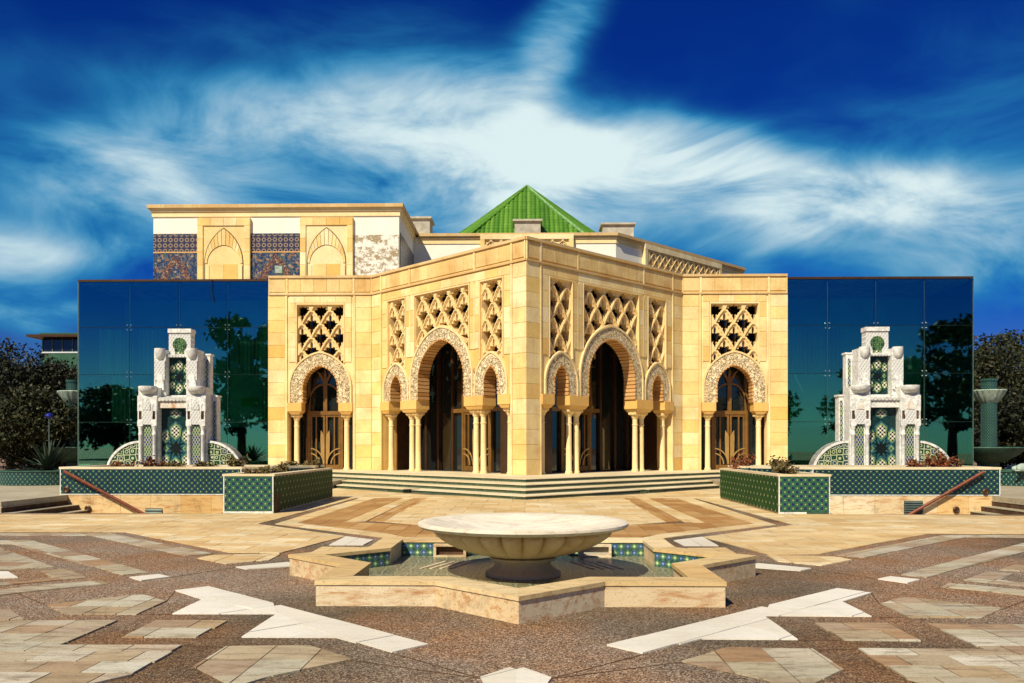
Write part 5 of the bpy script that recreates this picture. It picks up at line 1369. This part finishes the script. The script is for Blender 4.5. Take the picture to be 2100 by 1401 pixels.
# pale stone frog on the right planter
fg = thing('frog_sculpture', 'pale green stone frog crouching on the dark planter rim', 'sculpture', (15.75, 27.0, TERR + .48))
def blob(m, c, r, n=10, k=7):
    vs = []; fs = []
    for j in range(k + 1):
        p = PI * j / k
        for i in range(n):
            t = 2 * PI * i / n; vs.append((c[0] + r[0] * math.sin(p) * math.cos(t), c[1] + r[1] * math.sin(p) * math.sin(t), c[2] + r[2] * math.cos(p)))
    for j in range(k):
        for i in range(n): fs.append((j * n + i, (j + 1) * n + i, (j + 1) * n + (i + 1) % n, j * n + (i + 1) % n))
    m.add(vs, fs)
m = MB(); blob(m, (.05, 0, .13), (.28, .17, .13)); blob(m, (.2, 0, .24), (.15, .13, .10)); blob(m, (.24, .07, .33), (.045, .045, .05)); blob(m, (.24, -.07, .33), (.045, .045, .05)); blob(m, (-.12, .15, .09), (.17, .07, .09)); blob(m, (-.12, -.15, .09), (.17, .07, .09)); blob(m, (.22, -.16, .03), (.10, .04, .03)); blob(m, (-.25, -.15, .025), (.12, .05, .025))
m.build('body', 'frog', fg, smooth=True)
# lamp, fence and the green building behind the trees
x, z = at(112, 857, 44); lp = thing('garden_lamp', 'thin garden lamp with a blue cap before the dark trees', 'lamp', (x, 43.5, TERR))
MB().tube([(0, 0, 0), (0, 0, z - TERR)], .035, 8).build('pole', 'greymetal', lp); MB().lathe([(0, z - TERR - .05), (.05, z - TERR - .05), (.20, z - TERR + .08), (.18, z - TERR + .17), (0, z - TERR + .24)], 16).build('lamp_cap', 'bluelamp', lp, smooth=40)
fe = thing('picket_fence', 'white picket fence beyond the right column fountain', 'fence', (at(2056, 920, 58)[0], 58, 0))
for k in range(24):
    o = MB().box(-.04, .04, -.02, .02, .05, 1.75).build('picket', 'fence', fe); o.location = (-1.4 + k * .122, 0, 0)
for z in (.4, 1.4): MB().box(-1.5, 1.5, .021, .06, z, z + .09).build('rail', 'fence', fe)
for q in (-1.45, 1.45): MB().box(q - .05, q + .05, .061, .15, 0, 1.8).build('post', 'fence', fe)
def gx(u, v): return at(u, v, 85)
bx0, bz1 = gx(86, 690); bx1 = gx(168, 690)[0]; gbd = thing('distant_building', 'green office block with a flat overhanging roof behind the left trees', 'building', ((bx0 + bx1) / 2, 85, 0)); hw = (bx1 - bx0) / 2
zw0, zw1 = gx(100, 722)[1], gx(100, 703)[1]
MB().box(-hw, hw + 3, 0, 12, 0, zw0).build('wall', 'greenwall', gbd); MB().box(-hw, hw + 3, .25, 12, zw0, zw1 + .5).build('window_band', 'darkroom', gbd)
MB().box(-hw - 1.1, hw + 3, -.9, 12, zw1 + .5, zw1 + .75).build('roof', 'bronze_dark', gbd); MB().box(-hw - .2, hw + 3, -.1, 12, zw1 + .751, bz1 + .35).build('roof_parapet', 'greenwall', gbd); MB().box(-hw - .01, hw + 3.01, -.06, 0, zw0 - .12, zw0 + .02).build('sill', 'fence', gbd)
for k in range(4):
    w = 2 * hw / 4; o = MB().box(-w / 2 + .08, w / 2 - .08, .15, .24, zw0 + .05, zw1 + .3).build('window', 'glass', gbd); o.location = (-hw + w * (k + .5), 0, 0)
    MB().box(-w / 2 - .05, -w / 2 + .05, .08, .23, zw0, zw1 + .4).build('window_post', 'greymetal', o)

# ------------------------------------------------------------------ trees
def tree(label, loc, h, rx, rz, zc, n, size, mat, seed, group):
    rng = np.random.default_rng(seed); t = thing('tree', label, 'tree', loc, 0, group)
    tr = MB(); top = zc + rz * .2
    pts = [(0, 0, -.1), (rng.normal(0, .15), rng.normal(0, .15), zc * .5), (rng.normal(0, .3), rng.normal(0, .3), top)]
    tr.tube(pts, [h * .034, h * .024, h * .010], 9); crown = MB(); k = max(26, n // 90)
    cl = []
    for i in range(k):
        v = rng.normal(0, 1, 3); v /= np.linalg.norm(v); r = rng.random() ** .33
        c = np.array([v[0] * rx * r, v[1] * rx * r, zc + v[2] * rz * r]) * np.array([1, 1, 1]); c[2] = max(c[2], zc - rz * .85)
        cl.append((c, (.16 + .16 * rng.random()) * rx))
        if i < 16: tr.tube([(pts[1][0], pts[1][1], pts[1][2] + .2 * i / 16 * h), tuple(c * np.array([.5, .5, 1]) * .96), tuple(c)], [h * .012, h * .007, h * .003], 5)
    V = []; Fc = []; per = n // k
    for c, r in cl:
        d = rng.normal(0, 1, (per, 3)); d /= np.linalg.norm(d, axis=1)[:, None]; d *= (rng.random(per) ** .45)[:, None] * r * np.array([1.15, 1.15, .8])
        P = c + d; a = rng.normal(0, 1, (per, 3)); a /= np.linalg.norm(a, axis=1)[:, None]; b = rng.normal(0, 1, (per, 3)); b -= a * (a * b).sum(1)[:, None]; b /= np.linalg.norm(b, axis=1)[:, None]
        s = (size * (.6 + .8 * rng.random(per)))[:, None]
        q = np.stack([P - a * s, P - b * s * .5, P + a * s, P + b * s * .5], 1).reshape(-1, 3); b0 = len(V) * 0 + sum(len(x) for x in V); V.append(q)
    V = np.concatenate(V); m = MB(); m.v = [tuple(p) for p in V]; m.f = [(4 * i, 4 * i + 1, 4 * i + 2, 4 * i + 3) for i in range(len(V) // 4)]
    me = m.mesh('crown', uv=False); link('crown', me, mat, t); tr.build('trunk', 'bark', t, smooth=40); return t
G1 = 'trees beyond the terrace'
def T(u, v_top, y, rx, mat, n, label, seed, size=.12):
    n = int(n * 2.4)
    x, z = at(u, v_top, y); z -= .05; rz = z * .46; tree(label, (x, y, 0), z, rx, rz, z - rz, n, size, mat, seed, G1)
T(20, 706, 52, 4.4, 'leaf_dark', 9000, 'large dark broadleaf tree at the edge of the terrace behind the agave', 1)
T(120, 748, 54, 3.6, 'leaf_dark', 8000, 'round dark tree behind the mosaic column and the blue capped lamp', 2)
T(60, 800, 47, 3.0, 'leaf_olive', 6000, 'lower olive green tree in front of the large dark tree', 3)
T(-60, 720, 60, 5, 'leaf_dark', 6000, 'dark tree at the outer end of the left row', 4)
T(2050, 690, 56, 3.4, 'leaf_olive', 7000, 'tall open olive tree rising over the white fence', 5)
T(2100, 676, 60, 3.6, 'leaf_olive', 7000, 'loose olive tree beside the one over the white fence', 6)
T(2090, 800, 52, 2.6, 'leaf_dark', 6000, 'low dark tree under the loose olive trees', 7)
T(2010, 810, 62, 3.2, 'leaf_dark', 5000, 'dark rounded tree behind the right mosaic column', 8)
# trees behind the viewer, seen mirrored in the glass wings and doors
G2 = 'trees mirrored in the glass'
def B(x, y, h, rx, label, seed, mat='leaf_dark'): tree(label, (x, y, 0), h, rx, h * .40, h * .58, 5200, .34, mat, seed, G2)
B(-29.5, -9, 15.5, 4.6, 'tall dark tree mirrored in the glass wing by the rusty lintel fountain', 21)
B(-24.5, -13, 9.5, 4.2, 'low spreading tree mirrored in the glass beside the pavilion', 22)
B(43.5, -9, 16.0, 4.6, 'tall dark tree mirrored in the outer pane by the clean lintel fountain', 23)
B(37.5, -14, 11.0, 4.4, 'broad tree mirrored behind the clean lintel fountain', 24)
B(-46, -16, 9.0, 5.5, 'wide low tree mirrored at the outer edge of the glass', 25)
B(26, -16, 8.0, 4.6, 'small tree mirrored in the inner panes', 26)
B(-16, -22, 9.0, 4.0, 'tree mirrored in the door with the golden blades', 27)
B(14, -24, 8.5, 4.2, 'tree mirrored in the dark entrance glass', 28)
